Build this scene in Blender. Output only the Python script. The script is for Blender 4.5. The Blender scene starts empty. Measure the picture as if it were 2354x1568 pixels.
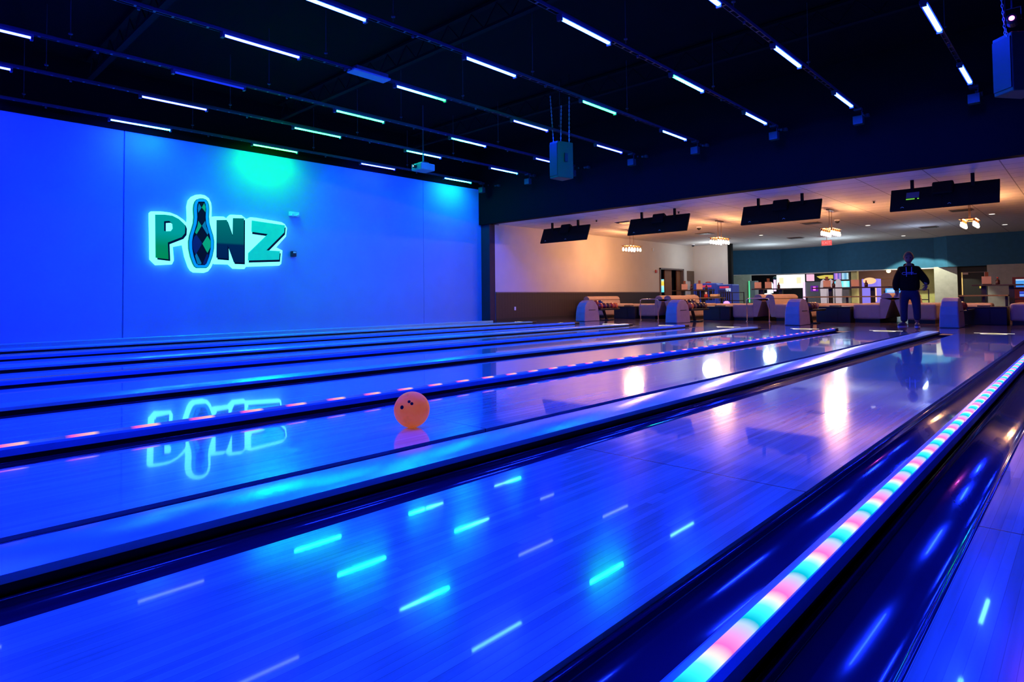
import bpy, bmesh, math, random
from mathutils import Vector, Matrix
from mathutils.geometry import tessellate_polygon
random.seed(7)
sc = bpy.context.scene
COL = sc.collection
PI = math.pi

# ------------------------------------------------------------------ camera, world, exposure
cam_data = bpy.data.cameras.new('camera')
cam_data.sensor_width = 36.0
cam_data.lens = 1415.0 / 2354.0 * 36.0
cam_data.shift_y = -144.0 / 2354.0
cam_data.clip_end = 200
cam = bpy.data.objects.new('camera', cam_data)
COL.objects.link(cam)
_r = Vector((0.727, 0.687, -0.011)).normalized()
_f = Vector((-0.686, 0.727, 0.032)).normalized()
_r = (_r - _f * _r.dot(_f)).normalized()
_u = _r.cross(_f).normalized()
cam.matrix_world = Matrix(((_r.x, _u.x, -_f.x, 0), (_r.y, _u.y, -_f.y, 0), (_r.z, _u.z, -_f.z, .78), (0, 0, 0, 1)))
sc.camera = cam

world = bpy.data.worlds.new('world')
sc.world = world
world.use_nodes = True
world.node_tree.nodes['Background'].inputs[0].default_value = (0.004, 0.004, 0.03, 1)
world.node_tree.nodes['Background'].inputs[1].default_value = 1.0

sc.view_settings.view_transform = 'Standard'
sc.view_settings.look = 'None'
sc.view_settings.exposure = 0.0
sc.view_settings.gamma = 1.0
sc.view_settings.use_curve_mapping = False
sc.cycles.max_bounces = 6
sc.cycles.diffuse_bounces = 3
sc.cycles.glossy_bounces = 3
sc.cycles.use_denoising = True
sc.cycles.sample_clamp_indirect = 6.0
sc.cycles.caustics_reflective = False
sc.cycles.caustics_refractive = False

# key tuning numbers of the lamps
LED_B = 360.0           # radiance of the blue LED bars
BULB = 265.0            # radiance of the chandelier bulbs

# added fixtureless fill points of the concourse, and the fascia, arcade and pin-deck lamps
def light(name, kind, loc, power, color, rot=(0, 0, 0), **kw):
    d = bpy.data.lights.new(name, kind)
    d.energy = power
    d.color = color
    for k, v in kw.items():
        setattr(d, k, v)
    o = bpy.data.objects.new(name, d)
    COL.objects.link(o)
    o.location = loc
    o.rotation_euler = rot
    return o

light('concourse_fill', 'POINT', (-12.9, 27.0, 2.6), 42, (.80, .92, 1), shadow_soft_size=.4)  # unseen point lamps, added to brighten the far ceiling and fascia
light('concourse_fill', 'POINT', (-11.6, 30.6, 2.2), 75, (.62, .82, 1), shadow_soft_size=.3)
light('concourse_fill', 'POINT', (-8.2, 29.6, 2.3), 60, (.62, .82, 1), shadow_soft_size=.3)
light('concourse_fill', 'POINT', (-4.6, 26.6, 2.5), 22, (.50, .66, 1), shadow_soft_size=.15)
light('fascia_downlight', 'SPOT', (-5.7, 31.2, 3.2), 520, (1, 1, .7), rot=(math.radians(18), 0, 0), spot_size=math.radians(95), spot_blend=.15, shadow_soft_size=.04)
light('arcade_light', 'AREA', (-7.0, 35.6, 2.6), 130, (1, .85, .6), shape='RECTANGLE', size=4, size_y=3)
light('arcade_light', 'AREA', (-13.0, 36.4, 2.6), 60, (.8, 1, .85), shape='RECTANGLE', size=3, size_y=1.6)
light('pin_deck_light', 'AREA', (-2.2, -3.5, 1.1), 1.2, (1, .72, .5), rot=(math.radians(80), 0, math.radians(8)), shape='RECTANGLE', size=3.0, size_y=.15)

# ------------------------------------------------------------------ materials
def mat(name, base=(.5, .5, .5), rough=.5, spec=.5, metal=0., emis=None, es=0., coat=0., noise=None, bump=0.):
    m = bpy.data.materials.new(name)
    m.use_nodes = True
    nt = m.node_tree
    b = nt.nodes['Principled BSDF']
    b.inputs['Base Color'].default_value = (*base, 1)
    b.inputs['Roughness'].default_value = rough
    b.inputs['Specular IOR Level'].default_value = spec
    b.inputs['Metallic'].default_value = metal
    b.inputs['Coat Weight'].default_value = coat
    if emis:
        b.inputs['Emission Color'].default_value = (*emis, 1)
        b.inputs['Emission Strength'].default_value = es
    amt, scl = noise if noise else (.08, 6.)
    tc = nt.nodes.new('ShaderNodeTexCoord')
    nz = nt.nodes.new('ShaderNodeTexNoise')
    nz.inputs['Scale'].default_value = scl
    nz.inputs['Detail'].default_value = 4
    nt.links.new(tc.outputs['Object'], nz.inputs['Vector'])
    mp = nt.nodes.new('ShaderNodeMapRange')
    mp.inputs['From Min'].default_value = .3
    mp.inputs['From Max'].default_value = .7
    mp.inputs['To Min'].default_value = 1 - amt
    mp.inputs['To Max'].default_value = 1 + amt
    nt.links.new(nz.outputs['Fac'], mp.inputs['Value'])
    mx = nt.nodes.new('ShaderNodeVectorMath')
    mx.operation = 'SCALE'
    mx.inputs[0].default_value = base
    nt.links.new(mp.outputs['Result'], mx.inputs['Scale'])
    nt.links.new(mx.outputs['Vector'], b.inputs['Base Color'])
    if bump:
        bp = nt.nodes.new('ShaderNodeBump')
        bp.inputs['Strength'].default_value = bump
        bp.inputs['Distance'].default_value = .01
        nt.links.new(nz.outputs['Fac'], bp.inputs['Height'])
        nt.links.new(bp.outputs['Normal'], b.inputs['Normal'])
    return m

def emit(name, col, s):
    m = bpy.data.materials.new(name)
    m.use_nodes = True
    nt = m.node_tree
    nt.nodes.clear()
    o = nt.nodes.new('ShaderNodeOutputMaterial')
    e = nt.nodes.new('ShaderNodeEmission')
    e.inputs[0].default_value = (*col, 1)
    e.inputs[1].default_value = s
    nt.links.new(e.outputs[0], o.inputs[0])
    return m

def emit_ramp(name, stops, s, axis='Y', a=0., b=1., period=None, phase=0., interp='LINEAR'):
    """an emitting surface whose colour runs along one of its axes"""
    m = emit(name, (1, 1, 1), s)
    nt = m.node_tree
    e = [n for n in nt.nodes if n.type == 'EMISSION'][0]
    tc = nt.nodes.new('ShaderNodeTexCoord')
    sp = nt.nodes.new('ShaderNodeSeparateXYZ')
    nt.links.new(tc.outputs['Object'], sp.inputs[0])
    mr = nt.nodes.new('ShaderNodeMapRange')
    mr.clamp = period is None
    if period:
        a, b = phase, phase + period
    mr.inputs['From Min'].default_value = a
    mr.inputs['From Max'].default_value = b
    nt.links.new(sp.outputs[axis], mr.inputs['Value'])
    src = mr.outputs['Result']
    if period:
        fr = nt.nodes.new('ShaderNodeMath')
        fr.operation = 'FLOORED_MODULO'
        fr.inputs[1].default_value = 1.0
        nt.links.new(src, fr.inputs[0])
        src = fr.outputs[0]
    cr = nt.nodes.new('ShaderNodeValToRGB')
    cr.color_ramp.interpolation = interp
    while len(cr.color_ramp.elements) < len(stops):
        cr.color_ramp.elements.new(.5)
    for el, (p, c) in zip(cr.color_ramp.elements, stops):
        el.position = p
        el.color = (*c, 1)
    nt.links.new(src, cr.inputs[0])
    nt.links.new(cr.outputs[0], e.inputs[0])
    return m

def lane_mat(name, c1, c2, rough, coat=1.0, board=.0273, joint=3.72, jphase=2.58):
    """glossy lane boards running along Y, with panel joints across"""
    m = bpy.data.materials.new(name)
    m.use_nodes = True
    nt = m.node_tree
    N = nt.nodes.new
    L = nt.links.new
    b = nt.nodes['Principled BSDF']
    tc = N('ShaderNodeTexCoord')
    sp = N('ShaderNodeSeparateXYZ')
    L(tc.outputs['Object'], sp.inputs[0])
    def math_(op, a, bb=None, cc=None):
        n = N('ShaderNodeMath')
        n.operation = op
        for i, v in enumerate((a, bb, cc)):
            if v is None: continue
            if isinstance(v, (int, float)): n.inputs[i].default_value = v
            else: L(v, n.inputs[i])
        return n.outputs[0]
    xb = math_('DIVIDE', sp.outputs['X'], board)
    fl = math_('FLOOR', xb)
    fx = math_('SUBTRACT', xb, fl)
    # each board broken in lengths
    yb = math_('ADD', math_('DIVIDE', sp.outputs['Y'], 1.9), math_('MULTIPLY', math_('SINE', math_('MULTIPLY', fl, 12.9898)), 43758.54))
    cid = math_('FLOOR', yb)
    cv = N('ShaderNodeCombineXYZ')
    L(fl, cv.inputs[0]); L(cid, cv.inputs[1])
    wn = N('ShaderNodeTexWhiteNoise')
    wn.noise_dimensions = '3D'
    L(cv.outputs[0], wn.inputs['Vector'])
    mp = N('ShaderNodeMapping')
    mp.inputs['Scale'].default_value = (60, 2.2, 1)
    L(tc.outputs['Object'], mp.inputs['Vector'])
    gr = N('ShaderNodeTexNoise')
    gr.inputs['Scale'].default_value = 1
    gr.inputs['Detail'].default_value = 6
    L(mp.outputs[0], gr.inputs['Vector'])
    val = math_('ADD', math_('MULTIPLY', wn.outputs['Value'], .5), math_('MULTIPLY', gr.outputs['Fac'], .6))
    mix = N('ShaderNodeMix')
    mix.data_type = 'RGBA'
    mix.inputs['A'].default_value = (*c1, 1)
    mix.inputs['B'].default_value = (*c2, 1)
    L(val, mix.inputs['Factor'])
    # gaps between boards and the joints
    gap = math_('LESS_THAN', fx, .05)
    jy = math_('FLOORED_MODULO', math_('SUBTRACT', sp.outputs['Y'], jphase), joint)
    jn = math_('LESS_THAN', jy, .008)
    dk = math_('MAXIMUM', math_('MULTIPLY', gap, .35), math_('MULTIPLY', jn, .75))
    mix2 = N('ShaderNodeMix')
    mix2.data_type = 'RGBA'
    mix2.inputs['B'].default_value = (.01, .008, .006, 1)
    L(dk, mix2.inputs['Factor'])
    L(mix.outputs['Result'], mix2.inputs['A'])
    L(mix2.outputs['Result'], b.inputs['Base Color'])
    b.inputs['Roughness'].default_value = rough
    b.inputs['IOR'].default_value = 1.45
    b.inputs['Coat Weight'].default_value = coat
    b.inputs['Coat Roughness'].default_value = .03
    nz = N('ShaderNodeTexNoise')
    nz.inputs['Scale'].default_value = 3
    L(tc.outputs['Object'], nz.inputs['Vector'])
    bp = N('ShaderNodeBump')
    bp.inputs['Strength'].default_value = .012
    bp.inputs['Distance'].default_value = .02
    L(nz.outputs['Fac'], bp.inputs['Height'])
    L(bp.outputs['Normal'], b.inputs['Normal'])
    return m

def tile_mat(name, base, line, sx, sy, w=.012, rough=.8, axes=('X', 'Y')):
    m = bpy.data.materials.new(name)
    m.use_nodes = True
    nt = m.node_tree
    N = nt.nodes.new
    L = nt.links.new
    b = nt.nodes['Principled BSDF']
    tc = N('ShaderNodeTexCoord')
    sp = N('ShaderNodeSeparateXYZ')
    L(tc.outputs['Object'], sp.inputs[0])
    outs = []
    for ax, s in ((axes[0], sx), (axes[1], sy)):
        if not s: continue
        n = N('ShaderNodeMath'); n.operation = 'FLOORED_MODULO'
        L(sp.outputs[ax], n.inputs[0]); n.inputs[1].default_value = s
        n2 = N('ShaderNodeMath'); n2.operation = 'LESS_THAN'
        L(n.outputs[0], n2.inputs[0]); n2.inputs[1].default_value = w
        outs.append(n2.outputs[0])
    o = outs[0]
    if len(outs) > 1:
        n = N('ShaderNodeMath'); n.operation = 'MAXIMUM'
        L(outs[0], n.inputs[0]); L(outs[1], n.inputs[1]); o = n.outputs[0]
    nz = N('ShaderNodeTexNoise'); nz.inputs['Scale'].default_value = 8; nz.inputs['Detail'].default_value = 5
    L(tc.outputs['Object'], nz.inputs['Vector'])
    m0 = N('ShaderNodeMix'); m0.data_type = 'RGBA'
    m0.inputs['A'].default_value = (*[c * .9 for c in base], 1)
    m0.inputs['B'].default_value = (*[min(1, c * 1.1) for c in base], 1)
    L(nz.outputs['Fac'], m0.inputs['Factor'])
    mx = N('ShaderNodeMix'); mx.data_type = 'RGBA'
    L(o, mx.inputs['Factor']); L(m0.outputs['Result'], mx.inputs['A'])
    mx.inputs['B'].default_value = (*line, 1)
    L(mx.outputs['Result'], b.inputs['Base Color'])
    b.inputs['Roughness'].default_value = rough
    return m

M = {}
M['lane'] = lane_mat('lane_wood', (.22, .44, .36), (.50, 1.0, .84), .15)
M['approach'] = lane_mat('approach_wood', (.13, .09, .10), (.22, .15, .17), .2, board=.055, joint=50)
M['lounge_floor'] = mat('lounge_floor', (.10, .055, .05), .22, noise=(.25, 3))
M['gutter'] = mat('gutter_composite', (.045, .03, .085), .13, noise=(.1, 2), coat=.3)
M['edge'] = mat('black_edge', (.006, .006, .008), .5)
M['cap_wide'] = mat('divider_cover', (.42, .98, .95), .24, noise=(.04, 2), metal=.45)
M['cap_side'] = mat('divider_side', (.05, .05, .2), .5)
M['cap_narrow'] = mat('divider_plastic', (.15, .55, .9), .25)
M['cap_end'] = mat('cap_end_black', (.01, .01, .012), .5)
M['wall_blue'] = mat('painted_wall', (.22, .36, .62), .75, noise=(.03, 1.5), bump=.05)
M['black'] = mat('black_paint', (.004, .004, .004), .9, spec=.2)
M['soffit'] = mat('soffit_paint', (.003, .003, .0022), .9, spec=.15)
M['ceil_black'] = mat('ceiling_black', (.002, .002, .0015), .95, spec=.1)
M['wall_warm'] = mat('lounge_wall_paint', (.72, .66, .58), .85, noise=(.03, 2))
M['wall_grey'] = mat('grey_wall_paint', (.42, .42, .40), .85)
M['wainscot'] = tile_mat('wainscot_planks', (.033, .019, .02), (.008, .005, .005), .14, 0, .010, .6, axes=('Y', 'X'))
M['cap_rail'] = mat('wainscot_rail', (.16, .12, .11), .5)
M['tile_ceiling'] = tile_mat('acoustic_tiles', (.74, .68, .62), (.30, .25, .22), 1.22, .61, .02)
M['teal'] = mat('teal_paint', (.014, .105, .21), .85)
M['trim'] = mat('light_trim', (.6, .6, .58), .5)
M['dark_metal'] = mat('dark_metal', (.03, .03, .035), .35, metal=.6)
M['track'] = mat('track_aluminium', (.07, .07, .09), .4, metal=.5)
M['housing'] = mat('led_housing', (.10, .10, .13), .5)
M['speaker'] = mat('speaker_cabinet', (.035, .06, .035), .6)
M['speaker_grille'] = mat('speaker_grille', (.015, .015, .02), .6)
M['chain'] = mat('chain_steel', (.5, .6, .6), .45)
M['screen_back'] = mat('monitor_back', (.003, .003, .003), .7, spec=.2)
M['plastic_black'] = mat('black_plastic', (.012, .012, .014), .4)
M['hood'] = mat('ball_return_shell', (.34, .27, .29), .5)
M['vinyl'] = mat('cream_vinyl', (.50, .37, .30), .5, bump=.1)
M['plinth'] = mat('black_plinth', (.01, .01, .012), .6)
M['cabinet'] = mat('black_cabinet', (.014, .014, .018), .4)
M['chrome'] = mat('chrome', (.75, .72, .78), .15, metal=1)
M['wood_door'] = mat('brown_door_wood', (.22, .09, .04), .5)
M['bar_top'] = mat('dark_bar_top', (.03, .02, .015), .35)
M['table_top'] = mat('speckled_table_top', (.20, .14, .06), .35, noise=(.8, 90))
M['card'] = mat('menu_card', (.72, .50, .44), .6)
M['bottle'] = mat('brown_bottle', (.05, .015, .02), .2)
M['red'] = mat('red_plastic', (.5, .03, .02), .4)
M['white'] = mat('white_plastic', (.8, .8, .8), .5)
M['bronze'] = mat('bronze_metal', (.20, .10, .04), .35, metal=.7)
M['bulb'] = emit('bulb_glow', (1, .46, .19), BULB)
M['ball_orange'] = mat('orange_fluorescent_ball', (.80, .18, .025), .45, spec=.3, emis=(1, .17, .045), es=.34, noise=(.75, 9))
M['hole'] = mat('finger_hole', (.03, .01, .005), .7)
M['jeans'] = mat('dark_denim', (.010, .012, .045), .9)
M['hoodie'] = mat('black_hoodie', (.003, .003, .003), .95, spec=.15)
M['skin'] = mat('skin', (.20, .11, .10), .7, spec=.2)
M['hair'] = mat('grey_hair', (.07, .055, .055), .9)
M['shoe'] = mat('shoe', (.05, .05, .07), .6)
M['shoe_sole'] = mat('shoe_sole', (.45, .45, .5), .5)
M['print'] = mat('hoodie_print', (.25, .3, .9), .6)
M['machine_blue'] = mat('blue_machine_shell', (.04, .08, .42), .4, emis=(.02, .06, .5), es=.25)
M['machine_dark'] = mat('dark_machine', (.02, .02, .04), .4)
M['mark'] = mat('fluorescent_mark', (.8, .8, .5), .5, emis=(.9, .85, .45), es=.9)

# ------------------------------------------------------------------ mesh helpers
class MB:
    def __init__(s):
        s.bm = bmesh.new()
    def box(s, x0, x1, y0, y1, z0, z1, rot=None, about=None):
        vs = [s.bm.verts.new((x, y, z)) for x in (x0, x1) for y in (y0, y1) for z in (z0, z1)]
        for f in ((0, 1, 3, 2), (4, 6, 7, 5), (0, 4, 5, 1), (2, 3, 7, 6), (0, 2, 6, 4), (1, 5, 7, 3)):
            s.bm.faces.new([vs[i] for i in f])
        if rot:
            bmesh.ops.rotate(s.bm, verts=vs, cent=about or ((x0 + x1) / 2, (y0 + y1) / 2, (z0 + z1) / 2), matrix=rot)
        return s
    def rbox(s, x0, x1, y0, y1, z0, z1, r=.03, seg=2):
        n0 = len(s.bm.verts)
        b2 = MB().box(x0, x1, y0, y1, z0, z1)
        bmesh.ops.bevel(b2.bm, geom=b2.bm.edges[:], offset=r, segments=seg, affect='EDGES', profile=.5)
        me = bpy.data.meshes.new('t'); b2.bm.to_mesh(me); s.bm.from_mesh(me); bpy.data.meshes.remove(me)
        return s
    def tube(s, pts, r, n=8, r2=None):
        pts = [Vector(p) for p in pts]
        rings = []
        for i, p in enumerate(pts):
            d = (pts[min(i + 1, len(pts) - 1)] - pts[max(i - 1, 0)]).normalized()
            a = d.orthogonal().normalized() if i == 0 else (rings[-1][1] - d * rings[-1][1].dot(d)).normalized()
            b = d.cross(a)
            rr = r if r2 is None else r + (r2 - r) * i / (len(pts) - 1)
            rings.append(([s.bm.verts.new(p + (a * math.cos(t) + b * math.sin(t)) * rr) for t in [2 * PI * k / n for k in range(n)]], a))
        for (ra, _), (rb, _) in zip(rings, rings[1:]):
            for k in range(n):
                s.bm.faces.new((ra[k], ra[(k + 1) % n], rb[(k + 1) % n], rb[k]))
        s.bm.faces.new(rings[0][0][::-1]); s.bm.faces.new(rings[-1][0])
        return s
    def lathe(s, prof, c=(0, 0, 0), n=16, axis='Z'):
        rings = []
        for r, h in prof:
            ring = []
            for k in range(n):
                t = 2 * PI * k / n
                v = (r * math.cos(t), r * math.sin(t), h)
                if axis == 'Y': v = (v[0], v[2], v[1])
                if axis == 'X': v = (v[2], v[0], v[1])
                ring.append(s.bm.verts.new((v[0] + c[0], v[1] + c[1], v[2] + c[2])))
            rings.append(ring)
        for a, b in zip(rings, rings[1:]):
            for k in range(n):
                s.bm.faces.new((a[k], a[(k + 1) % n], b[(k + 1) % n], b[k]))
        s.bm.faces.new(rings[0][::-1]); s.bm.faces.new(rings[-1])
        return s
    def ball(s, c, r, u=20, v=12, sc_=(1, 1, 1)):
        g = bmesh.ops.create_uvsphere(s.bm, u_segments=u, v_segments=v, radius=r)['verts']
        bmesh.ops.scale(s.bm, verts=g, vec=sc_)
        bmesh.ops.translate(s.bm, verts=g, vec=c)
        return s
    def prism(s, poly, h0, h1, axis='X', hole=None):
        """extrude a 2D polygon between h0 and h1 along axis; poly coords are the other two axes in order"""
        def P(p, h):
            if axis == 'X': return (h, p[0], p[1])
            if axis == 'Y': return (p[0], h, p[1])
            return (p[0], p[1], h)
        loops = [poly] + ([hole] if hole else [])
        flat = [p for l in loops for p in l]
        va = [s.bm.verts.new(P(p, h0)) for p in flat]
        vb = [s.bm.verts.new(P(p, h1)) for p in flat]
        for t in tessellate_polygon([[Vector((p[0], p[1], 0)) for p in l] for l in loops]):
            s.bm.faces.new([va[i] for i in t]); s.bm.faces.new([vb[i] for i in t][::-1])
        k = 0
        for l in loops:
            n = len(l)
            for i in range(n):
                j = (i + 1) % n
                s.bm.faces.new((va[k + i], va[k + j], vb[k + j], vb[k + i]))
            k += n
        return s
    def quad(s, *p):
        s.bm.faces.new([s.bm.verts.new(q) for q in p]); return s
    def build(s, name, m, parent=None, smooth=False, bevel=0, seg=2):
        bmesh.ops.recalc_face_normals(s.bm, faces=s.bm.faces[:])
        me = bpy.data.meshes.new(name)
        s.bm.to_mesh(me); s.bm.free()
        me.materials.append(m)
        if smooth:
            for p in me.polygons: p.use_smooth = True
        o = bpy.data.objects.new(name, me)
        COL.objects.link(o)
        if parent: o.parent = parent
        if bevel:
            md = o.modifiers.new('bevel', 'BEVEL'); md.width = bevel; md.segments = seg; md.limit_method = 'ANGLE'
        return o

def tag(o, label, cat, group=None, kind=None):
    o['label'] = label; o['category'] = cat
    if group: o['group'] = group
    if kind: o['kind'] = kind
    return o
def thing(name, label, cat, loc=(0, 0, 0), rz=0, group=None):
    o = bpy.data.objects.new(name, None)
    o.empty_display_size = .1
    COL.objects.link(o)
    o.location = loc; o.rotation_euler = (0, 0, rz)
    return tag(o, label, cat, group)
def struct(name, mb, m, **kw):
    o = mb.build(name, m, **kw); o['kind'] = 'structure'; return o
def copy_tree(o, parent=None):
    c = o.copy(); COL.objects.link(c); c.parent = parent
    for ch in [x for x in COL.objects if x.parent == o]:
        copy_tree(ch, c)
    return c
def text_mesh(s, size, extrude=.004):
    cu = bpy.data.curves.new('lettering', 'FONT')
    cu.body = s; cu.size = size; cu.extrude = extrude; cu.align_x = 'CENTER'; cu.align_y = 'CENTER'
    o = bpy.data.objects.new('lettering', cu)
    COL.objects.link(o)
    dg = bpy.context.evaluated_depsgraph_get()
    me = bpy.data.meshes.new_from_object(o.evaluated_get(dg))
    bpy.data.objects.remove(o)
    return me
def text_part(name, s, size, m, parent, loc, rot=(PI / 2, 0, 0)):
    me = text_mesh(s, size); me.materials.clear(); me.materials.append(m)
    o = bpy.data.objects.new(name, me); COL.objects.link(o)
    o.parent = parent; o.location = loc; o.rotation_euler = rot
    return o
ORD = ['first', 'second', 'third', 'fourth', 'fifth', 'sixth', 'seventh', 'eighth', 'ninth', 'tenth', 'eleventh', 'twelfth']

# ------------------------------------------------------------------ room shell
Y_FOUL = 14.5
Y_BACK = -4.6
X_WALL = -14.9
X_IN = -14.5
X_R = 7.6
Z_CEIL = 5.7
Z_IN = 3.27
YS = 14.2
struct('floor', MB().box(X_WALL - .5, X_R, Y_BACK, Y_FOUL, -.30, -.12), M['black'])
struct('floor', MB().box(X_IN - .5, X_R, Y_FOUL, 18.6, -.12, 0), M['approach'])
struct('floor', MB().box(-24, X_R + 6, 18.6, 41, -.12, 0), M['lounge_floor'])
w = MB()
# blue wall built as three plaster panels with fine joints between
for y0, y1 in ((Y_BACK, 3.80), (3.825, 11.845), (11.855, 14.3)):
    w.box(X_WALL - .2, X_WALL, y0, y1, -.12, 4.43)
w.box(X_WALL - .2, X_WALL - .03, Y_BACK, 14.3, -.12, 4.43)
struct('wall_left', w, M['wall_blue'])
struct('wall_left', MB().box(X_WALL - .22, X_WALL + .06, Y_BACK, YS, 4.43, Z_CEIL), M['ceil_black'])
struct('wall_left', MB().box(X_WALL - .2, X_IN, 14.3, 14.55, -.12, 3.24), mat('dark_pier_paint', (.05, .025, .03), .8))
struct('wall_left', MB().box(X_IN - .2, X_IN, 14.55, 14.75, 0, 3.24), M['wall_warm'])
d0, d1 = 25.3, 27.5      # doorway in the lounge's left wall
struct('wall_left', MB().box(X_IN - .2, X_IN, 14.75, d0, 0, Z_IN).box(X_IN - .2, X_IN, d1, 28.6, 0, Z_IN).box(X_IN - .2, X_IN, d0, d1, 2.05, Z_IN), M['wall_warm'])
struct('trim', MB().box(X_IN, X_IN + .02, 14.56, d0 - .08, .1, .95), M['wainscot'])
struct('trim', MB().box(X_IN, X_IN + .04, 14.56, d0 - .08, .95, .99), M['cap_rail'])
struct('baseboard_left', MB().box(X_IN, X_IN + .03, 14.56, d0 - .08, 0, .1), M['plinth'])
struct('trim', MB().box(X_WALL, X_WALL + .22, Y_BACK, 14.29, -.12, .03), M['cap_wide'], bevel=.01)
struct('ceiling', MB().box(X_WALL - .2, X_R, Y_BACK, YS, Z_CEIL, Z_CEIL + .1), M['ceil_black'])
struct('wall_soffit', MB().box(X_WALL - .2, X_R, YS, YS + .25, 3.24, Z_CEIL), M['soffit'])
struct('ceiling', MB().box(-24, X_R + 6, YS + .25, 34.9, Z_IN, Z_IN + .1), M['tile_ceiling'])
struct('wall_right', MB().box(X_R, X_R + .2, Y_BACK, YS + .2, -.12, Z_CEIL), M['black'])
struct('wall_rear', MB().box(X_WALL - .2, X_R, Y_BACK - .2, Y_BACK, -.3, Z_CEIL), M['black'])
# lounge end wall, left part, and the dark column beside it
struct('wall_back', MB().box(-15, -12.95, 28.6, 28.8, 0, Z_IN), M['wall_warm'])
struct('trim', MB().box(-12.95, -12.68, 28.5, 28.95, 0, Z_IN), M['wall_warm'])
struct('trim', MB().box(-12.68, -12.50, 28.5, 28.7, 0, Z_IN), M['black'])
# faceted teal fascia
fp = [(-14.9, 33.0), (-12.33, 34.4), (-9.85, 34.0), (-8.51, 32.8), (-5.12, 32.9), (-4.57, 32.4), (1.0, 32.2), (8.0, 32.1)]
m = MB()
for a, b in zip(fp, fp[1:]):
    m.prism([a, b, (b[0], b[1] + .25), (a[0], a[1] + .25)], 1.93, Z_IN, axis='Z')
struct('wall_fascia', m, M['teal'])
m = MB()
for a, b in zip(fp[:5], fp[1:5]):
    m.prism([(a[0], a[1] - .02), (b[0], b[1] - .02), (b[0], b[1] + .27), (a[0], a[1] + .27)], 1.89, 1.93, axis='Z')
struct('trim', m, M['trim'])
struct('ceiling', MB().prism([(a, b + .25) for a, b in fp] + [(X_R + 6, 32.3), (X_R + 6, 41), (-24, 41), (-24, 33.3)], 2.75, 2.85, axis='Z'), M['trim'])
struct('wall_back', MB().box(-24, X_R + 6, 41, 41.2, 0, 3.4), M['machine_dark'])
struct('wall_back', MB().box(-15.2, -13.62, 33.4, 33.6, 0, 1.93), mat('pale_green_wall', (.5, .62, .5), .8, emis=(.5, .75, .55), es=.0))
struct('wall_back', MB().box(-5.12, -4.28, 32.75, 33.0, 0, 1.95), M['wall_grey'])
struct('wall_back', MB().box(-3.2, 8, 32.3, 32.6, 0, 1.95), M['wall_grey'])
struct('wall_back', MB().box(-4.28, -3.2, 33.4, 33.5, 0, 1.95), M['black'])
struct('wall_right', MB().box(X_R + 6, X_R + 6.2, YS, 41, 0, 3.4), M['wall_grey'])
struct('wall_left', MB().box(-24.2, -24, 22, 41, 0, 3.4), M['wall_grey'])

# doorway of the left wall with the brown door frames behind
door = thing('door_1', 'brown wooden double doorway in the peach lounge wall', 'door', (X_IN - .1, 26.4, 0))
door['kind'] = 'structure'
MB().box(-.02, .14, -1.14, -1.06, 0, 2.1).box(-.02, .14, 1.06, 1.14, 0, 2.1).box(-.02, .14, -1.14, 1.14, 2.03, 2.10).build('frame', M['cap_rail'], door)
MB().box(-.08, -.03, -.42, .22, 0, 2.03).build('door_leaf', M['wood_door'], door)
MB().box(-.08, -.03, .72, 1.06, 0, 2.03).build('door_leaf', M['wood_door'], door)
struct('wall_back', MB().box(-19.0, X_IN - .2, 29.5, 29.6, 0, 3.3), M['machine_dark'])
g = thing('game_screen', 'bright cyan game screen seen through the brown doorway', 'screen', (-16.45, 29.05, 0))
MB().box(-.45, .45, 0, .3, 0, 1.75).build('cabinet', M['machine_dark'], g)
MB().box(-.36, .36, -.02, 0, 1.0, 1.68).build('screen', emit_ramp('game_screen_glow', [(0, (.1, .8, .9)), (.45, (.4, .8, .9)), (.55, (.9, .6, .05)), (.8, (.9, .7, .1)), (1, (.2, .8, 1))], 1.2, 'Z', 1.0, 1.68), g)
MB().box(-.36, .36, -.10, 0, .62, .80).build('control_panel', emit('panel_glow', (.1, .8, .7), .7), g)

# ------------------------------------------------------------------ lanes, gutters, dividers
LANES = [(-14.128, -13.036), (-12.311, -11.219), (-10.673, -9.581), (-8.855, -7.763), (-7.217, -6.125), (-5.40, -4.308), (-3.762, -2.67), (-1.945, -.853), (-.302, .790), (1.515, 2.607), (3.153, 4.245), (4.97, 6.06)]
lane_lab = ['glossy blue-lit bowling lane right along the blue wall', 'second bowling lane out from the blue wall', 'third bowling lane out from the blue wall', 'fourth bowling lane out from the blue wall',
            'fifth bowling lane out from the blue wall, behind the pink-dashed divider and one more', 'bowling lane just behind the divider with pink light dashes',
            'bowling lane carrying the orange ball', 'widest-looking bowling lane in the foreground, reflecting cyan light bars', 'bowling lane in the bottom right corner beyond the bright light strip']
for i, (a, b) in enumerate(LANES):
    o = MB().box(a, b, Y_BACK + .02, Y_FOUL - .03, -.05, 0).build('bowling_lane', M['lane'])
    lab = lane_lab[i] if i < 9 else 'bowling lane outside the frame, %s to the right' % ORD[i - 9]
    tag(o, lab, 'bowling lane', 'bowling lanes')

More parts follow.
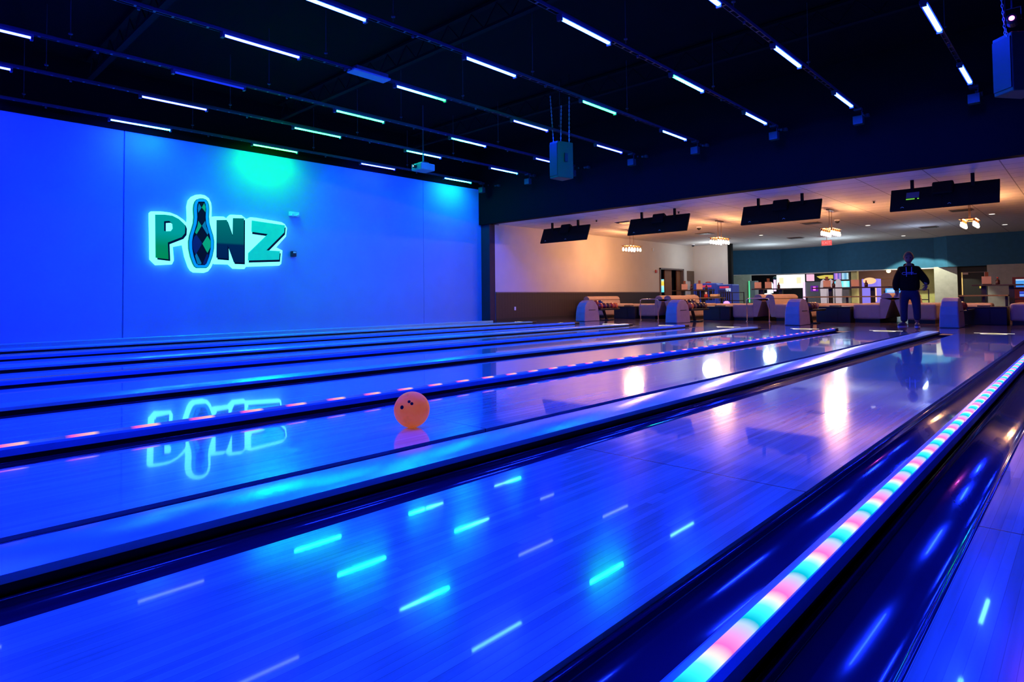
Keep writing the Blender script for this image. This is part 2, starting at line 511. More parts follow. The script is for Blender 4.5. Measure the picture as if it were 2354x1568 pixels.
def gutter(x0, x1, label):
    """trough between lane edge x0 and divider x1 (x0<x1)"""
    t = thing('gutter', label, 'gutter', ((x0 + x1) / 2, 0, -.12), group='gutters beside the lanes')
    w_ = (x1 - x0) / 2
    prof = [(-w_, .105), (-w_ + .018, .105)]
    n = 16
    for k in range(n + 1):
        th = PI * k / n
        prof.append((-(w_ - .018) * math.cos(th), .100 - .036 * math.sin(th) ** .7))
    prof += [(w_ - .018, .105), (w_, .105)]
    low = [(w_, .0), (-w_, .0)]
    tr = MB().prism(prof + low, Y_BACK + .02, Y_FOUL - .42, axis='Y').build('trough', M['gutter'], t, smooth=True)
    for p in tr.data.polygons:
        if abs(p.normal.y) > .9 or p.normal.z < .3: p.use_smooth = False
    MB().box(-w_, w_, Y_FOUL - .42, Y_FOUL - .01, 0, .112).build('foul_plate', M['edge'], t)
    return t

side = ['left', 'right']
gl = ['blue wall', 'first lane']
gaps = []
for i in range(len(LANES) - 1):
    gaps.append((LANES[i][1], LANES[i + 1][0]))
LEDG = {}
def led_strip_mat(name, ph, s=1.0, pink_only=False):
    if pink_only:
        st = [(0, (1., .12, .55)), (.16, (1., .35, .5)), (.30, (.9, .5, .5)), (.40, (.02, .08, .8)), (.88, (.02, .05, .7)), (1, (1., .12, .55))]
    else:
        st = [(0, (.03, .85, .95)), (.12, (.10, .95, .90)), (.28, (.9, .75, .75)), (.42, (1., .16, .62)), (.60, (.75, .35, .8)), (.76, (.45, .6, .9)), (.86, (.0, .45, .65)), (1, (.03, .85, .95))]
    return emit_ramp(name, st, s, 'Y', period=.308, phase=ph)
LED0 = led_strip_mat('led_strip_cyan_pink', 1.40, 1.25)
LED1 = led_strip_mat('led_strip_pink', .80, 1.2, True)
LEDF = emit('led_strip_far', (.03, .06, .6), .9)
dlab = {7: ('narrow lane divider with a bright cyan and pink light strip', LED0), 5: ('narrow lane divider with pink dashes of light, behind the orange ball', LED1),
        3: ('narrow lane divider, second light-strip divider from the blue wall', LEDF), 1: ('narrow lane divider, light-strip divider nearest the blue wall', LEDF)}
wlab = {6: 'wide light blue divider cover between the ball lane and the foreground lane', 4: 'wide divider cover just behind the pink-dashed divider', 2: 'wide divider cover, second from the blue wall', 0: 'wide divider cover nearest the blue wall'}
for i, (a, b) in enumerate(gaps):
    c = (a + b) / 2
    wide = (b - a) > .65
    hw = .137 if wide else .044
    nm = ('behind', 'in front of')
    base = wlab.get(i) or (dlab[i][0] if i in dlab else None)
    where = {0: 'nearest the blue wall', 1: 'second from the blue wall', 2: 'third from the blue wall', 3: 'fourth from the blue wall', 4: 'second behind the orange ball', 5: 'just behind the orange ball', 6: 'in front of the orange ball', 7: 'with the bright light strip in the foreground'}.get(i, 'out of frame to the right, number %s' % ORD[i - 8 if i > 7 else 0])
    gutter(a + .001, c - hw - .001, 'dark gutter, far side of divider ' + where)
    gutter(c + hw + .001, b - .001, 'dark gutter, near side of divider ' + where)
    if wide:
        t = thing('lane_divider', base or 'wide divider cover, ' + where, 'lane divider', (c, 0, -.12), group='wide dividers')
        # crowned cover with fine ribs
        pr = [(-hw, .140), (-hw, .166)]
        for k in range(-5, 6):
            u = k / 5.5
            pr.append((u * (hw - .006), .166 + .012 * (1 - u * u)))
        pr += [(hw, .166), (hw, .140)]
        MB().prism(pr, Y_BACK + .02, Y_FOUL - .32, axis='Y').build('cover', M['cap_wide'], t, bevel=.002)
        MB().box(-hw + .02, hw - .02, Y_BACK + .02, Y_FOUL - .3, 0, .14).build('body', M['edge'], t)
        # rounded nose at the foul line
        nose = [(-hw + .02, Y_FOUL - .32), (-hw + .02, Y_FOUL - .1), (-hw * .5, Y_FOUL - .04), (hw * .5, Y_FOUL - .04), (hw - .02, Y_FOUL - .1), (hw - .02, Y_FOUL - .32)]
        MB().prism(nose, 0, .165, axis='Z').build('nose', M['cap_end'], t, bevel=.01)
    else:
        t = thing('lane_divider', base or 'narrow light-strip divider, ' + where, 'lane divider', (c, 0, -.12), group='narrow light-strip dividers')
        MB().prism([(-hw, .132), (-hw, .168), (-hw + .012, .178), (hw - .012, .178), (hw, .168), (hw, .132)], Y_BACK + .02, Y_FOUL - .32, axis='Y').build('cover', M['cap_narrow'], t)
        MB().box(-hw + .012, hw - .012, Y_BACK + .02, Y_FOUL - .32, 0, .132).build('body', M['edge'], t)
        pr = [(-.014, .178)]
        for k in range(7):
            th = PI * k / 6
            pr.append((.006 - .022 * math.cos(th), .1785 + .010 * math.sin(th)))
        pr.append((.028, .178))
        MB().prism(pr[1:-1], Y_BACK + .03, Y_FOUL - .36, axis='Y').build('light_strip', dlab[i][1] if i in dlab else LEDF, t)
        MB().box(-hw, hw, Y_FOUL - .32, Y_FOUL - .1, 0, .185).build('nose', M['cap_end'], t, bevel=.015)
gutter(X_WALL + .23, LANES[0][0] - .28, 'dark gutter closest to the blue wall')
gutter(LANES[0][0] - .235, LANES[0][0] - .001, 'dark gutter on the wall side of the lane along the blue wall')
tag(MB().box(LANES[0][0] - .28, LANES[0][0] - .235, Y_BACK + .02, 14.3, -.12, .05).build('lane_divider', M['cap_wide'], bevel=.01), 'thin light blue divider rail closest to the blue wall', 'lane divider')

# fluorescent ring marks on the approach in the middle of each lane
for k, (a, b) in enumerate(LANES[:9]):
    m = MB()
    c = ((a + b) / 2, 14.78)
    for j in range(24):
        t0, t1 = 2 * PI * j / 24, 2 * PI * (j + 1) / 24
        p = [(c[0] + r * math.cos(t), c[1] + r * .9 * math.sin(t)) for r, t in ((.16, t0), (.21, t0), (.21, t1), (.16, t1))]
        m.quad(*[(x, y, .004) for x, y in p])
    m.box(c[0] - .32, c[0] + .30, c[1] + .17, c[1] + .185, .001, .004)
    tag(m.build('approach_marking', M['mark']), 'pale glowing ring mark before the %s lane from the blue wall' % ORD[k], 'floor marking', 'ring marks along the foul line')

# orange bowling ball
bb = thing('bowling_ball', 'orange bowling ball rolling on the blue lane', 'ball', (-3.04, 2.32, .108))
o = MB().ball((0, 0, 0), .108, 48, 32).build('shell', M['ball_orange'], bb, smooth=True)
cdir = Vector((3.04, -2.32, .67)).normalized()
for dx, dz in ((-.018, .052), (.000, .036)):
    rt = Vector((-cdir.y, cdir.x, 0)).normalized()
    up = cdir.cross(rt) * -1 if cdir.cross(rt).z < 0 else cdir.cross(rt)
    p = (cdir * .108 + rt * dx + up * dz).normalized()
    MB().tube([p * .100, p * .1086], .0095, 12).build('finger_hole', M['hole'], bb)
p = (cdir * .108 + rt * -.07 + up * .018).normalized()
MB().tube([p * .100, p * .1086], .012, 12).build('finger_hole', M['hole'], bb)

# ------------------------------------------------------------------ PINZ sign
SG = {
    'backing': [(4.268, 2.705), (4.298, 2.741), (4.488, 2.759), (4.674, 2.751), (4.817, 2.704), (4.946, 2.62), (5.03, 2.54), (5.039, 2.663), (5.028, 2.924), (5.057, 3.068), (5.122, 3.154), (5.205, 3.204), (5.305, 3.226), (5.406, 3.216), (5.492, 3.16), (5.544, 3.057), (5.558, 2.924), (5.553, 2.735), (5.631, 2.751), (5.824, 2.764), (5.904, 2.72), (5.939, 2.778), (5.984, 2.823), (6.239, 2.838), (6.304, 2.792), (6.36, 2.75), (6.463, 2.806), (6.634, 2.802), (7.245, 2.748), (7.327, 2.706), (7.388, 2.613), (7.358, 2.395), (7.105, 2.107), (7.266, 2.038), (7.236, 1.706), (7.185, 1.656), (6.353, 1.602), (6.316, 1.549), (6.06, 1.548), (5.952, 1.645), (5.635, 1.644), (5.592, 1.67), (5.549, 1.561), (5.481, 1.47), (5.397, 1.436), (5.18, 1.437), (5.114, 1.479), (5.064, 1.565), (4.99, 1.788), (4.94, 2.046), (4.734, 1.992), (4.759, 1.693), (4.72, 1.606), (4.403, 1.579), (4.289, 1.701)],
    'P': [(4.366, 2.672), (4.55, 2.688), (4.706, 2.677), (4.833, 2.619), (4.946, 2.516), (4.971, 2.448), (4.963, 2.308), (4.899, 2.217), (4.616, 2.08), (4.633, 1.714), (4.38, 1.738)],
    'P_hole': [(4.538, 2.543), (4.644, 2.56), (4.707, 2.514), (4.716, 2.394), (4.677, 2.336), (4.591, 2.325), (4.54, 2.33)],
    'N': [(5.652, 2.662), (5.877, 2.685), (6.018, 2.289), (6.024, 2.74), (6.28, 2.756), (6.278, 1.693), (6.05, 1.694), (5.897, 2.117), (5.907, 1.775), (5.652, 1.788)],
    'Z': [(6.472, 2.722), (7.306, 2.669), (7.286, 2.488), (6.828, 2.017), (7.175, 2.014), (7.155, 1.8), (6.38, 1.752), (6.386, 1.93), (6.867, 2.42), (6.463, 2.449)],
    'pin1': [(5.28, 3.127), (5.214, 3.099), (5.172, 3.045), (5.148, 2.972), (5.138, 2.865), (5.149, 2.69), (5.138, 2.549), (5.101, 2.405), (5.061, 2.263), (5.04, 2.122), (5.046, 1.965), (5.08, 1.792), (5.134, 1.637), (5.171, 1.568), (5.217, 1.534), (5.425, 1.54), (5.472, 1.577), (5.51, 1.649), (5.566, 1.812), (5.599, 1.993), (5.604, 2.155), (5.581, 2.297), (5.537, 2.437), (5.497, 2.578), (5.485, 2.72), (5.494, 2.9), (5.484, 3.006), (5.458, 3.075), (5.415, 3.121), (5.347, 3.135)],
    'pin2': [(5.3, 3.11), (5.234, 3.101), (5.192, 3.047), (5.168, 2.974), (5.158, 2.867), (5.169, 2.692), (5.158, 2.55), (5.121, 2.407), (5.081, 2.264), (5.06, 2.123), (5.066, 1.966), (5.099, 1.793), (5.154, 1.637), (5.191, 1.568), (5.237, 1.55), (5.405, 1.555), (5.452, 1.576), (5.489, 1.648), (5.545, 1.811), (5.579, 1.992), (5.583, 2.153), (5.56, 2.295), (5.517, 2.436), (5.477, 2.576), (5.464, 2.718), (5.474, 2.898), (5.463, 3.004), (5.437, 3.073), (5.395, 3.118), (5.327, 3.113)],
    'pin3': [(5.291, 3.055), (5.249, 3.05), (5.224, 2.98), (5.215, 2.873), (5.225, 2.697), (5.214, 2.555), (5.177, 2.411), (5.136, 2.267), (5.116, 2.126), (5.121, 1.969), (5.155, 1.795), (5.21, 1.639), (5.247, 1.604), (5.294, 1.606), (5.347, 1.607), (5.394, 1.609), (5.431, 1.646), (5.487, 1.809), (5.52, 1.989), (5.525, 2.15), (5.502, 2.292), (5.459, 2.432), (5.419, 2.571), (5.407, 2.713), (5.416, 2.892), (5.405, 2.998), (5.38, 3.064), (5.338, 3.06)],
    'dia_teal1': [(5.256, 3.015), (5.315, 2.918), (5.243, 2.796), (5.233, 2.892)],
    'dia_green1': [(5.373, 3.027), (5.401, 2.944), (5.401, 2.819), (5.32, 2.922)],
    'dia_green2': [(5.247, 2.61), (5.316, 2.501), (5.212, 2.304), (5.176, 2.34), (5.225, 2.485)],
    'dia_teal2': [(5.395, 2.623), (5.325, 2.502), (5.444, 2.309), (5.474, 2.352), (5.418, 2.5)],
    'dia_navy1': [(5.209, 2.293), (5.335, 2.103), (5.191, 1.832), (5.138, 1.969), (5.127, 2.127), (5.16, 2.234)],
    'dia_green3': [(5.444, 2.284), (5.52, 2.159), (5.513, 2.024), (5.446, 1.887), (5.335, 2.095)],
    'dia_teal3': [(5.211, 1.871), (5.32, 1.652), (5.304, 1.625), (5.232, 1.622), (5.181, 1.814)],
    'dia_navy2': [(5.437, 1.874), (5.476, 1.844), (5.421, 1.632), (5.345, 1.629)],
}
M['sign_glow'] = emit('sign_halo', (.12, .85, .9), 2.4)
M['sign_side'] = emit('sign_halo_back', (.01, .40, 1), 5)
M['s_teal'] = mat('sign_teal', (.01, .50, .48), .3, emis=(0, .22, .22), es=.6)
M['s_green'] = mat('sign_green', (.01, .42, .03), .4, emis=(0, .25, .10), es=.9)
M['s_cyan'] = mat('sign_cyan', (.01, .60, .12), .4, emis=(0, .38, .42), es=.9)
M['s_navy'] = mat('sign_navy', (.003, .004, .012), .5, spec=.2)
M['s_blue'] = mat('sign_blue', (.01, .20, .40), .3, emis=(.0, .30, .9), es=.9)
M['s_ring'] = mat('sign_ring', (.01, .20, .03), .4, emis=(.0, .14, .10), es=.8)
M['s_black'] = mat('sign_black', (.002, .002, .004), .5, spec=.2)
M['s_N'] = emit_ramp('sign_letter_n', [(0, (.0, .012, .08)), (.44, (.0, .02, .10)), (.47, (.0, .10, .14)), (1, (.0, .20, .20))], 1.0, 'Z', -.9, .7)  # dark lower part is a reflection in the glossy face, put into the colour
M['s_P'] = emit_ramp('sign_letter_p', [(0, (.0, .26, .10)), (.25, (.0, .26, .14)), (.5, (.0, .34, .34)), (1, (.0, .36, .38))], 1.0, 'Z', -.6, .6)
sg = thing('wall_sign', 'glowing PINZ sign with bowling pin on the blue wall', 'sign', (X_WALL, 5.8, 2.3))
def SL(k, dy=0, dz=0): return [(a - 5.8 + dy, b - 2.3 + dz) for a, b in SG[k]]
MB().prism(SL('backing'), .06, .13, axis='X').build('back_panel', M['sign_glow'], sg)
bl = SL('backing')
cy_ = sum(p[0] for p in bl) / len(bl); cz_ = sum(p[1] for p in bl) / len(bl)
MB().prism([(cy_ + (a - cy_) * .97, cz_ + (b - cz_) * .94) for a, b in bl], .03, .05, axis='X').build('halo_lamp', M['sign_side'], sg)
pl = MB().prism(SL('P'), .165, .185, axis='X', hole=SL('P_hole')).build('letter_P', M['s_P'], sg)
MB().prism(SL('P', .044, -.036), .131, .16, axis='X', hole=SL('P_hole', .044, -.036)).build('drop_shadow', M['s_navy'], pl)
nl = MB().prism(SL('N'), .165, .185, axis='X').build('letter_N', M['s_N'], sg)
MB().prism(SL('N', .036, -.036), .131, .16, axis='X').build('drop_shadow', M['s_navy'], nl)
zl = MB().prism(SL('Z'), .165, .185, axis='X').build('letter_Z', M['s_cyan'], sg)
MB().prism(SL('Z', .034, -.05), .131, .16, axis='X').build('drop_shadow', M['s_navy'], zl)
pn = MB().prism(SL('pin1'), .131, .17, axis='X').build('bowling_pin', M['s_ring'], sg)
MB().prism(SL('pin2'), .17, .176, axis='X').build('blue_outline', M['s_blue'], pn)
MB().prism(SL('pin3'), .176, .182, axis='X').build('dark_field', M['s_black'], pn)
for k in SG:
    if k.startswith('dia_'):
        c_ = {'t': 's_ring', 'g': 's_green', 'n': 's_navy'}[k[4]]
        if k[4] == 't': mm = M['s_teal2'] = M.get('s_teal2') or mat('sign_dull_teal', (.005, .18, .08), .4, emis=(0, .13, .25), es=.9)
        elif k[4] == 'n': mm = M['s_navy2'] = M.get('s_navy2') or mat('sign_dull_navy', (.004, .006, .04), .4, emis=(0, .004, .035), es=.8)
        else: mm = M['s_green']
        MB().prism(SL(k), .182, .186, axis='X').build('diamond', mm, pn)

t = thing('emergency_light', 'small pale box light on the blue wall, upper right of the sign', 'emergency light', (X_WALL, 7.62, 2.95))
MB().box(0, .07, -.13, .13, -.01, .10).build('housing', M['white'], t, bevel=.01)
MB().tube([(.07, -.07, .02), (.12, -.07, .0)], .03, 10).build('lamp_head', M['white'], t)
MB().tube([(.07, .07, .02), (.12, .07, .0)], .03, 10).build('lamp_head', M['white'], t)
t = thing('wall_speaker', 'small black speaker box on the blue wall right of the letter Z', 'speaker', (X_WALL, 7.60, 1.9))
MB().box(0, .10, -.06, .06, 0, .14).build('cabinet', M['plastic_black'], t, bevel=.008)
MB().box(.10, .105, -.03, .045, .09, .125).build('badge', M['white'], t)

# ------------------------------------------------------------------ ceiling tracks with LED bars
ZT = 4.48
TX = [-14.39, -12.37, -10.68, -8.71, -6.92, -5.04, -3.36, -1.47]
ROWS = [-2.5, .46, 3.42, 6.33, 9.29, 12.25]
LEN = 1.13
Bc = (.0050, .021, 1.); Bw = (.0035, .006, 1.)
def bar_mat(name, stops): return emit_ramp(name, stops, LED_B, 'Y', 0, LEN)
blue = emit('led_blue', Bc, LED_B); blue_w = emit('led_deep_blue', Bw, LED_B)
cy = (.003, .14, .40); gr = (.0012, .24, .012)
BM = {'b': blue,
      'g': bar_mat('led_green', [(0, (.002, .18, .05)), (.3, gr), (.7, gr), (1, (.002, .18, .05))]),
      'bg': bar_mat('led_blue_to_green', [(0, Bc), (.35, (.006, .08, .9)), (.6, cy), (.85, gr), (1, gr)]),
      'bc': bar_mat('led_blue_to_cyan', [(0, Bc), (.4, Bc), (.6, (.006, .1, 1)), (1, cy)]),
      'gb': bar_mat('led_green_to_blue', [(0, gr), (.35, (.004, .2, .2)), (.7, (.006, .08, 1)), (1, Bc)]),
      'cg': bar_mat('led_cyan_to_green', [(0, (.006, .1, 1)), (.5, cy), (1, gr)]),
      'G': bar_mat('led_strong_green', [(0, (.002, .5, .02)), (.3, (.002, .85, .006)), (.7, (.002, .85, .006)), (1, (.002, .5, .02))]),
      'C': bar_mat('led_strong_cyan', [(0, (.004, .10, 1)), (.4, (.004, .28, .8)), (1, (.002, .40, .15))]),
      'dim': emit('led_dim', (.008, .03, .8), 1.2)}
BT = {(0, 2): 'bc', (0, 3): 'G', (0, 5): 'C', (1, 3): 'g', (1, 4): 'gb', (1, 5): 'bc', (2, 2): 'dim', (2, 3): 'g', (2, 4): 'gb', (3, 3): 'bg', (4, 4): 'g', (5, 4): 'gb'}
bar_mesh = None
def led_bar(ti, ri):
    x, y = TX[ti], ROWS[ri]
    names = {'C': 'cyan-to-green', 'G': 'bright green', 'b': 'white-blue', 'g': 'green', 'bg': 'blue-to-green', 'bc': 'blue-to-cyan', 'gb': 'green-to-blue', 'cg': 'cyan-to-green', 'dim': 'dim blue'}
    kd = BT.get((ti, ri), 'b')
    t = thing('led_light_bar', '%s LED bar, %s from lounge end, on %s track from blue wall' % (names[kd], ORD[len(ROWS) - 1 - ri], ORD[ti]), 'light bar', (x, y, ZT), group='LED bars under the ceiling tracks')
    MB().box(-.045, .045, -.02, LEN + .02, .012, .05).build('housing', M['housing'], t)
    pr = [(-.030 * math.cos(PI * k / 8), .012 - .020 * math.sin(PI * k / 8)) for k in range(9)]
    MB().prism(pr, .012, LEN - .012, axis='Y').build('diffuser', blue_w if kd == 'b' and ti < 4 else BM[kd], t)
    MB().box(-.035, .035, -.03, .012, -.03, .05).build('end_cap', M['track'], t)
    MB().box(-.035, .035, LEN - .012, LEN + .02, -.03, .05).build('end_cap', M['track'], t)
    return t
for ti, x in enumerate(TX):
    t = thing('ceiling_track', 'thin overhead lighting track, %s out from the blue wall' % ORD[ti], 'lighting track', (x, 0, ZT + .05), group='overhead lighting tracks')
    # ladder-like slotted channel: two rails with cross webs
    m = MB().box(-.032, -.024, Y_BACK, YS - .35, .0, .05).box(.024, .032, Y_BACK, YS - .35, .0, .05)
    m.box(-.032, .032, Y_BACK, YS - .35, .046, .05)
    m.build('channel', M['track'], t)
    m = MB()
    for k in range(int((YS - .5 - Y_BACK) / .22)):
        yy = Y_BACK + .1 + k * .22
        m.box(-.024, .024, yy, yy + .03, 0, .006)
    m.build('slots', M['track'], t)
    for r in ROWS:
        for yy in (r - .12 + 1.7, ):
            if yy < YS - .4:
                MB().tube([(0, yy, .09), (0, yy, Z_CEIL - ZT - .05)], .006, 6).lathe([(.02, .14), (.03, .15), (.03, .16), (.02, .17)], (0, yy, 0), 8).build('hanger_rod', M['track'], t)
        MB().box(-.015, .015, r + 1.9, r + 1.93, -.04, 0).build('clip', M['track'], t)
    for ri in range(len(ROWS)):
        if ti >= 4 and ri < 1: pass
        led_bar(ti, ri)
    s = thing('track_end_box', 'small square speaker at the lounge end of the %s ceiling track' % ORD[ti], 'speaker', (x, 13.86, 4.22), group='small boxes at the track ends')
    MB().box(-.09, .09, -.07, .07, 0, .17).build('cabinet', M['speaker'], s, bevel=.006)
    MB().tube([(.06, 0, .17), (.06, 0, .33)], .006, 6).build('cable', M['track'], s)
    MB().box(-.07, .07, -.07, .07, .28, .33).build('clamp', M['track'], s)
for k, (x, z) in enumerate([(-13.91, 4.43), (-12.37, 4.53), (-10.33, 4.47), (-8.45, 4.47), (-6.76, 4.46), (-4.9, 4.48), (-3.27, 4.45), (-1.41, 4.45)]):
    s = thing('soffit_sensor', 'tiny sensor on the black soffit, %s from the blue wall' % ORD[k], 'sensor', (x, YS, z), group='tiny sensors on the soffit')
    MB().box(-.04, .04, -.10, 0, -.03, .03).build('bracket', M['speaker'], s)
    MB().tube([(-.03, -.1, 0), (-.05, -.17, -.02)], .028, 10).build('head', M['speaker'], s)
# driver box on the fourth track and a fluorescent-style reflector
t = thing('driver_box', 'blue-lit flat box fixed on the fourth ceiling track beside a light bar', 'driver box', (-8.78, 5.55, ZT + .04))
MB().box(-.06, .17, -.10, .62, 0, .035).build('lid', mat('driver_lid', (.45, .45, .5), .5), t, bevel=.01)
MB().box(-.04, .15, -.04, .58, .035, .10).build('case', M['housing'], t)
# roof joists
for k, yy in enumerate((-1.0, 3.1, 7.1, 11.2)):
    t = thing('roof_joist', 'dark open-web roof joist, %s from the lounge' % ORD[3 - k], 'joist', (-3.6, yy, 5.25), group='dark roof joists')
    MB().box(-11, 11, -.05, .05, 0, .05).build('bottom_chord', M['soffit'], t)
    MB().box(-11, 11, -.05, .05, .38, .43).build('top_chord', M['soffit'], t)
    m = MB()
    for j in range(36):
        a = -11 + j * .61
        m.tube([(a, 0, .05), (a + .305, 0, .38), (a + .61, 0, .05)], .012, 5)
    m.build('web', M['soffit'], t)

# projector
t = thing('projector', 'grey ceiling projector hanging between the second and third tracks', 'projector', (-12.25, 9.75, 4.02))
MB().box(-.20, .20, -.22, .22, 0, .17).build('case', mat('projector_case', (.30, .30, .34), .5), t, bevel=.02)
MB().tube([(-.02, -.22, .09), (-.02, -.30, .09)], .05, 14).build('lens', M['plastic_black'], t)
MB().box(-.10, .10, -.10, .10, .17, .22).build('mount_plate', M['track'], t)
MB().tube([(0, 0, .22), (0, 0, 1.68)], .018, 8).build('mount_pole', M['track'], t)
MB().tube([(-.02, -.302, .09), (-.02, -.306, .09)], .022, 12).build('lens_glass', emit('lens_glint', (.7, .8, .9), 1.2), t)

# hung loudspeakers
def chain(mb, a, b):
    a = Vector(a); b = Vector(b); n = int((b - a).length / .045)
    d = (b - a).normalized()
    for k in range(n):
        c = a + (b - a) * ((k + .5) / n)
        s1 = d.orthogonal().normalized() if k % 2 else d.cross(d.orthogonal()).normalized()
        pts = []
        for j in range(7):
            th = 2 * PI * j / 6
            pts.append(c + s1 * .011 * math.cos(th) + d * .028 * math.sin(th))
        mb.tube(pts, .0042, 4)
def hung_speaker(label, loc, rz, h, w_, dpt, chains, holes=True):
    t = thing('hanging_loudspeaker', label, 'loudspeaker', loc, rz)
    MB().prism([(-w_ / 2, dpt / 2), (-w_ * .36, -dpt / 2), (w_ * .36, -dpt / 2), (w_ / 2, dpt / 2)], 0, h, axis='Z').build('cabinet', M['speaker'], t, bevel=.012)
    MB().box(-w_ * .33, w_ * .33, -dpt / 2 - .015, -dpt / 2 - .001, .05, h - .05).build('grille', M['speaker_grille'], t)
    if holes:
        MB().box(w_ * .455, w_ * .50, -.04, .05, h * .45, h * .68).build('handle', M['speaker_grille'], t)
    for a, b in chains:
        m = MB(); chain(m, a, b); m.build('chain', M['chain'], t)
        MB().tube([b, (b[0], b[1], Z_CEIL - loc[2])], .008, 6).build('hang_rod', M['black'], t)
    return t
hung_speaker('dark loudspeaker on three chains in the middle of the black ceiling', (-8.48, 10.6, 3.40), math.radians(-8), .80, .36, .42,
             [((-.17, -.05, .79), (-.34, .02, 1.95)), ((-.1, .1, .79), (-.12, .15, 1.70)), ((.15, .12, .79), (.19, .1, 1.80))])
t = hung_speaker('large dark loudspeaker on chains at the top right corner beside a magenta light', (-.60, 10.0, 3.28), math.radians(-44), .74, .40, .42,
             [((-.17, .0, .70), (-.26, .0, 1.9)), ((.15, .05, .70), (.12, .0, 1.6)), ((.1, -.19, .2), (.08, -.22, .80))], False)
t = thing('stage_spotlight', 'round stage light with a magenta starburst lens in the top right corner', 'spotlight', (-.66, 10.15, 4.32))
MB().lathe([(.05, 0), (.07, .02), (.07, .16), (.04, .2)], (0, 0, 0), 16, axis='Y').build('can', M['plastic_black'], t)
MB().lathe([(.030, -.006), (.030, 0)], (0, 0, 0), 16, axis='Y').build('lens', emit('magenta_lens', (1, .12, .75), 12), t)
MB().tube([(-.09, .1, 0), (-.09, .1, .16), (.09, .1, .16), (.09, .1, 0)], .008, 6).build('yoke', M['track'], t)
MB().tube([(0, .1, .16), (0, .1, 1.35)], .012, 6).build('pole', M['track'], t)
light('magenta_spot', 'SPOT', (-.66, 10.1, 4.32), 12, (1, .1, .6), rot=(math.radians(-50), 0, 0), spot_size=1.0, shadow_soft_size=.02)

# ------------------------------------------------------------------ overhead monitors (seen from behind)
XC = [-12.50, -9.08, -5.64, -2.27]
pn_ = ['nearest the blue wall', 'second from the blue wall', 'third from the blue wall', 'at the right, largest in view']
def monitors(k):
    t = thing('overhead_monitors', 'pair of black lane monitors seen from behind, %s' % pn_[k], 'monitor', (XC[k], 15.65, 2.61), group='black monitor pairs over the approach')
    R_ = Matrix.Rotation(-.40, 3, 'X')
    for sx in (-.4805, .4805):
        MB().box(sx - .48, sx + .48, 0, .05, 0, .53, rot=R_, about=(sx, 0, 0)).build('monitor', M['screen_back'], t, bevel=.008)
    MB().box(-.19, .19, -.06, .10, .30, .60, rot=R_, about=(0, 0, 0)).build('junction_box', M['screen_back'], t, bevel=.03)
    for sx in (-.55, .52):
        MB().box(sx - .03, sx + .03, .14, .20, .40, .66).build('mount_post', M['screen_back'], t)
    for sx in (-.75, .10):
        MB().tube([(sx, -.004, .05), (sx + .03, -.01, .07), (sx + .06, -.004, .05)], .006, 6).build('cable_loop', M['chain'], t)
    if k == 3:
        MB().box(-.66, -.42, -.012, -.004, .28, .42, rot=R_, about=(0, 0, 0)).build('label', mat('grey_label', (.12, .12, .2), .6), t)
        MB().box(-.66, -.50, -.016, -.004, .245, .26, rot=R_, about=(0, 0, 0)).build('green_indicator', emit('green_line', (.25, .9, .1), .8), t)
        MB().box(-.45, -.42, -.016, -.004, .245, .26, rot=R_, about=(0, 0, 0)).build('green_indicator', emit('green_line', (.25, .9, .1), .8), t)
    return t
for k in range(4): monitors(k)

# ------------------------------------------------------------------ chandeliers
def chandelier(label, x, y):
    t = thing('chandelier', label, 'chandelier', (x, y, 2.50), group='oblong bulb chandeliers')
    zc = Z_IN - 2.50
    MB().box(-.05, .05, -.22, .22, zc - .03, zc).build('canopy', M['bronze'], t)
    for yy in (-.12, .12):
        MB().tube([(0, yy, .22), (0, yy, zc)], .008, 6).build('rod', M['bronze'], t)
    m = MB()
    for s in (-1, 1):
        m.tube([(s * .13, -.42, .20), (s * .13, .42, .20)], .012, 6)
        m.tube([(-.13, s * .42, .20), (.13, s * .42, .20)], .012, 6)
        m.tube([(-.13, s * .12, .215), (.13, s * .12, .215)], .010, 6)
    m.build('frame', M['bronze'], t)
    for s in (-1, 1):
        MB().box(s * .13 - .055, s * .13 + .055, -.45, .45, .19, .20).build('top_plate', M['bronze'], t)
        for j in range(5):
            yy = -.38 + j * .19
            MB().tube([(s * .13, yy, .12), (s * .13, yy, .20)], .02, 8).build('socket', M['bronze'], t)
            MB().lathe([(.012, .135), (.020, .11), (.031, .05), (.029, .02), (.016, 0)], (s * .13, yy, 0), 10).build('bulb', M['bulb'], t, smooth=True)
    return t
for (x, y), l in zip([(-12.61, 19.97), (-8.98, 19.6), (-5.54, 19.5), (-2.3, 19.95)], ['below the leftmost monitors, nearest the peach wall', 'second from the peach wall', 'beside the red exit sign', 'rightmost, seen end-on under the largest monitors']):
    chandelier('lit oblong bulb chandelier, ' + l, x, y)

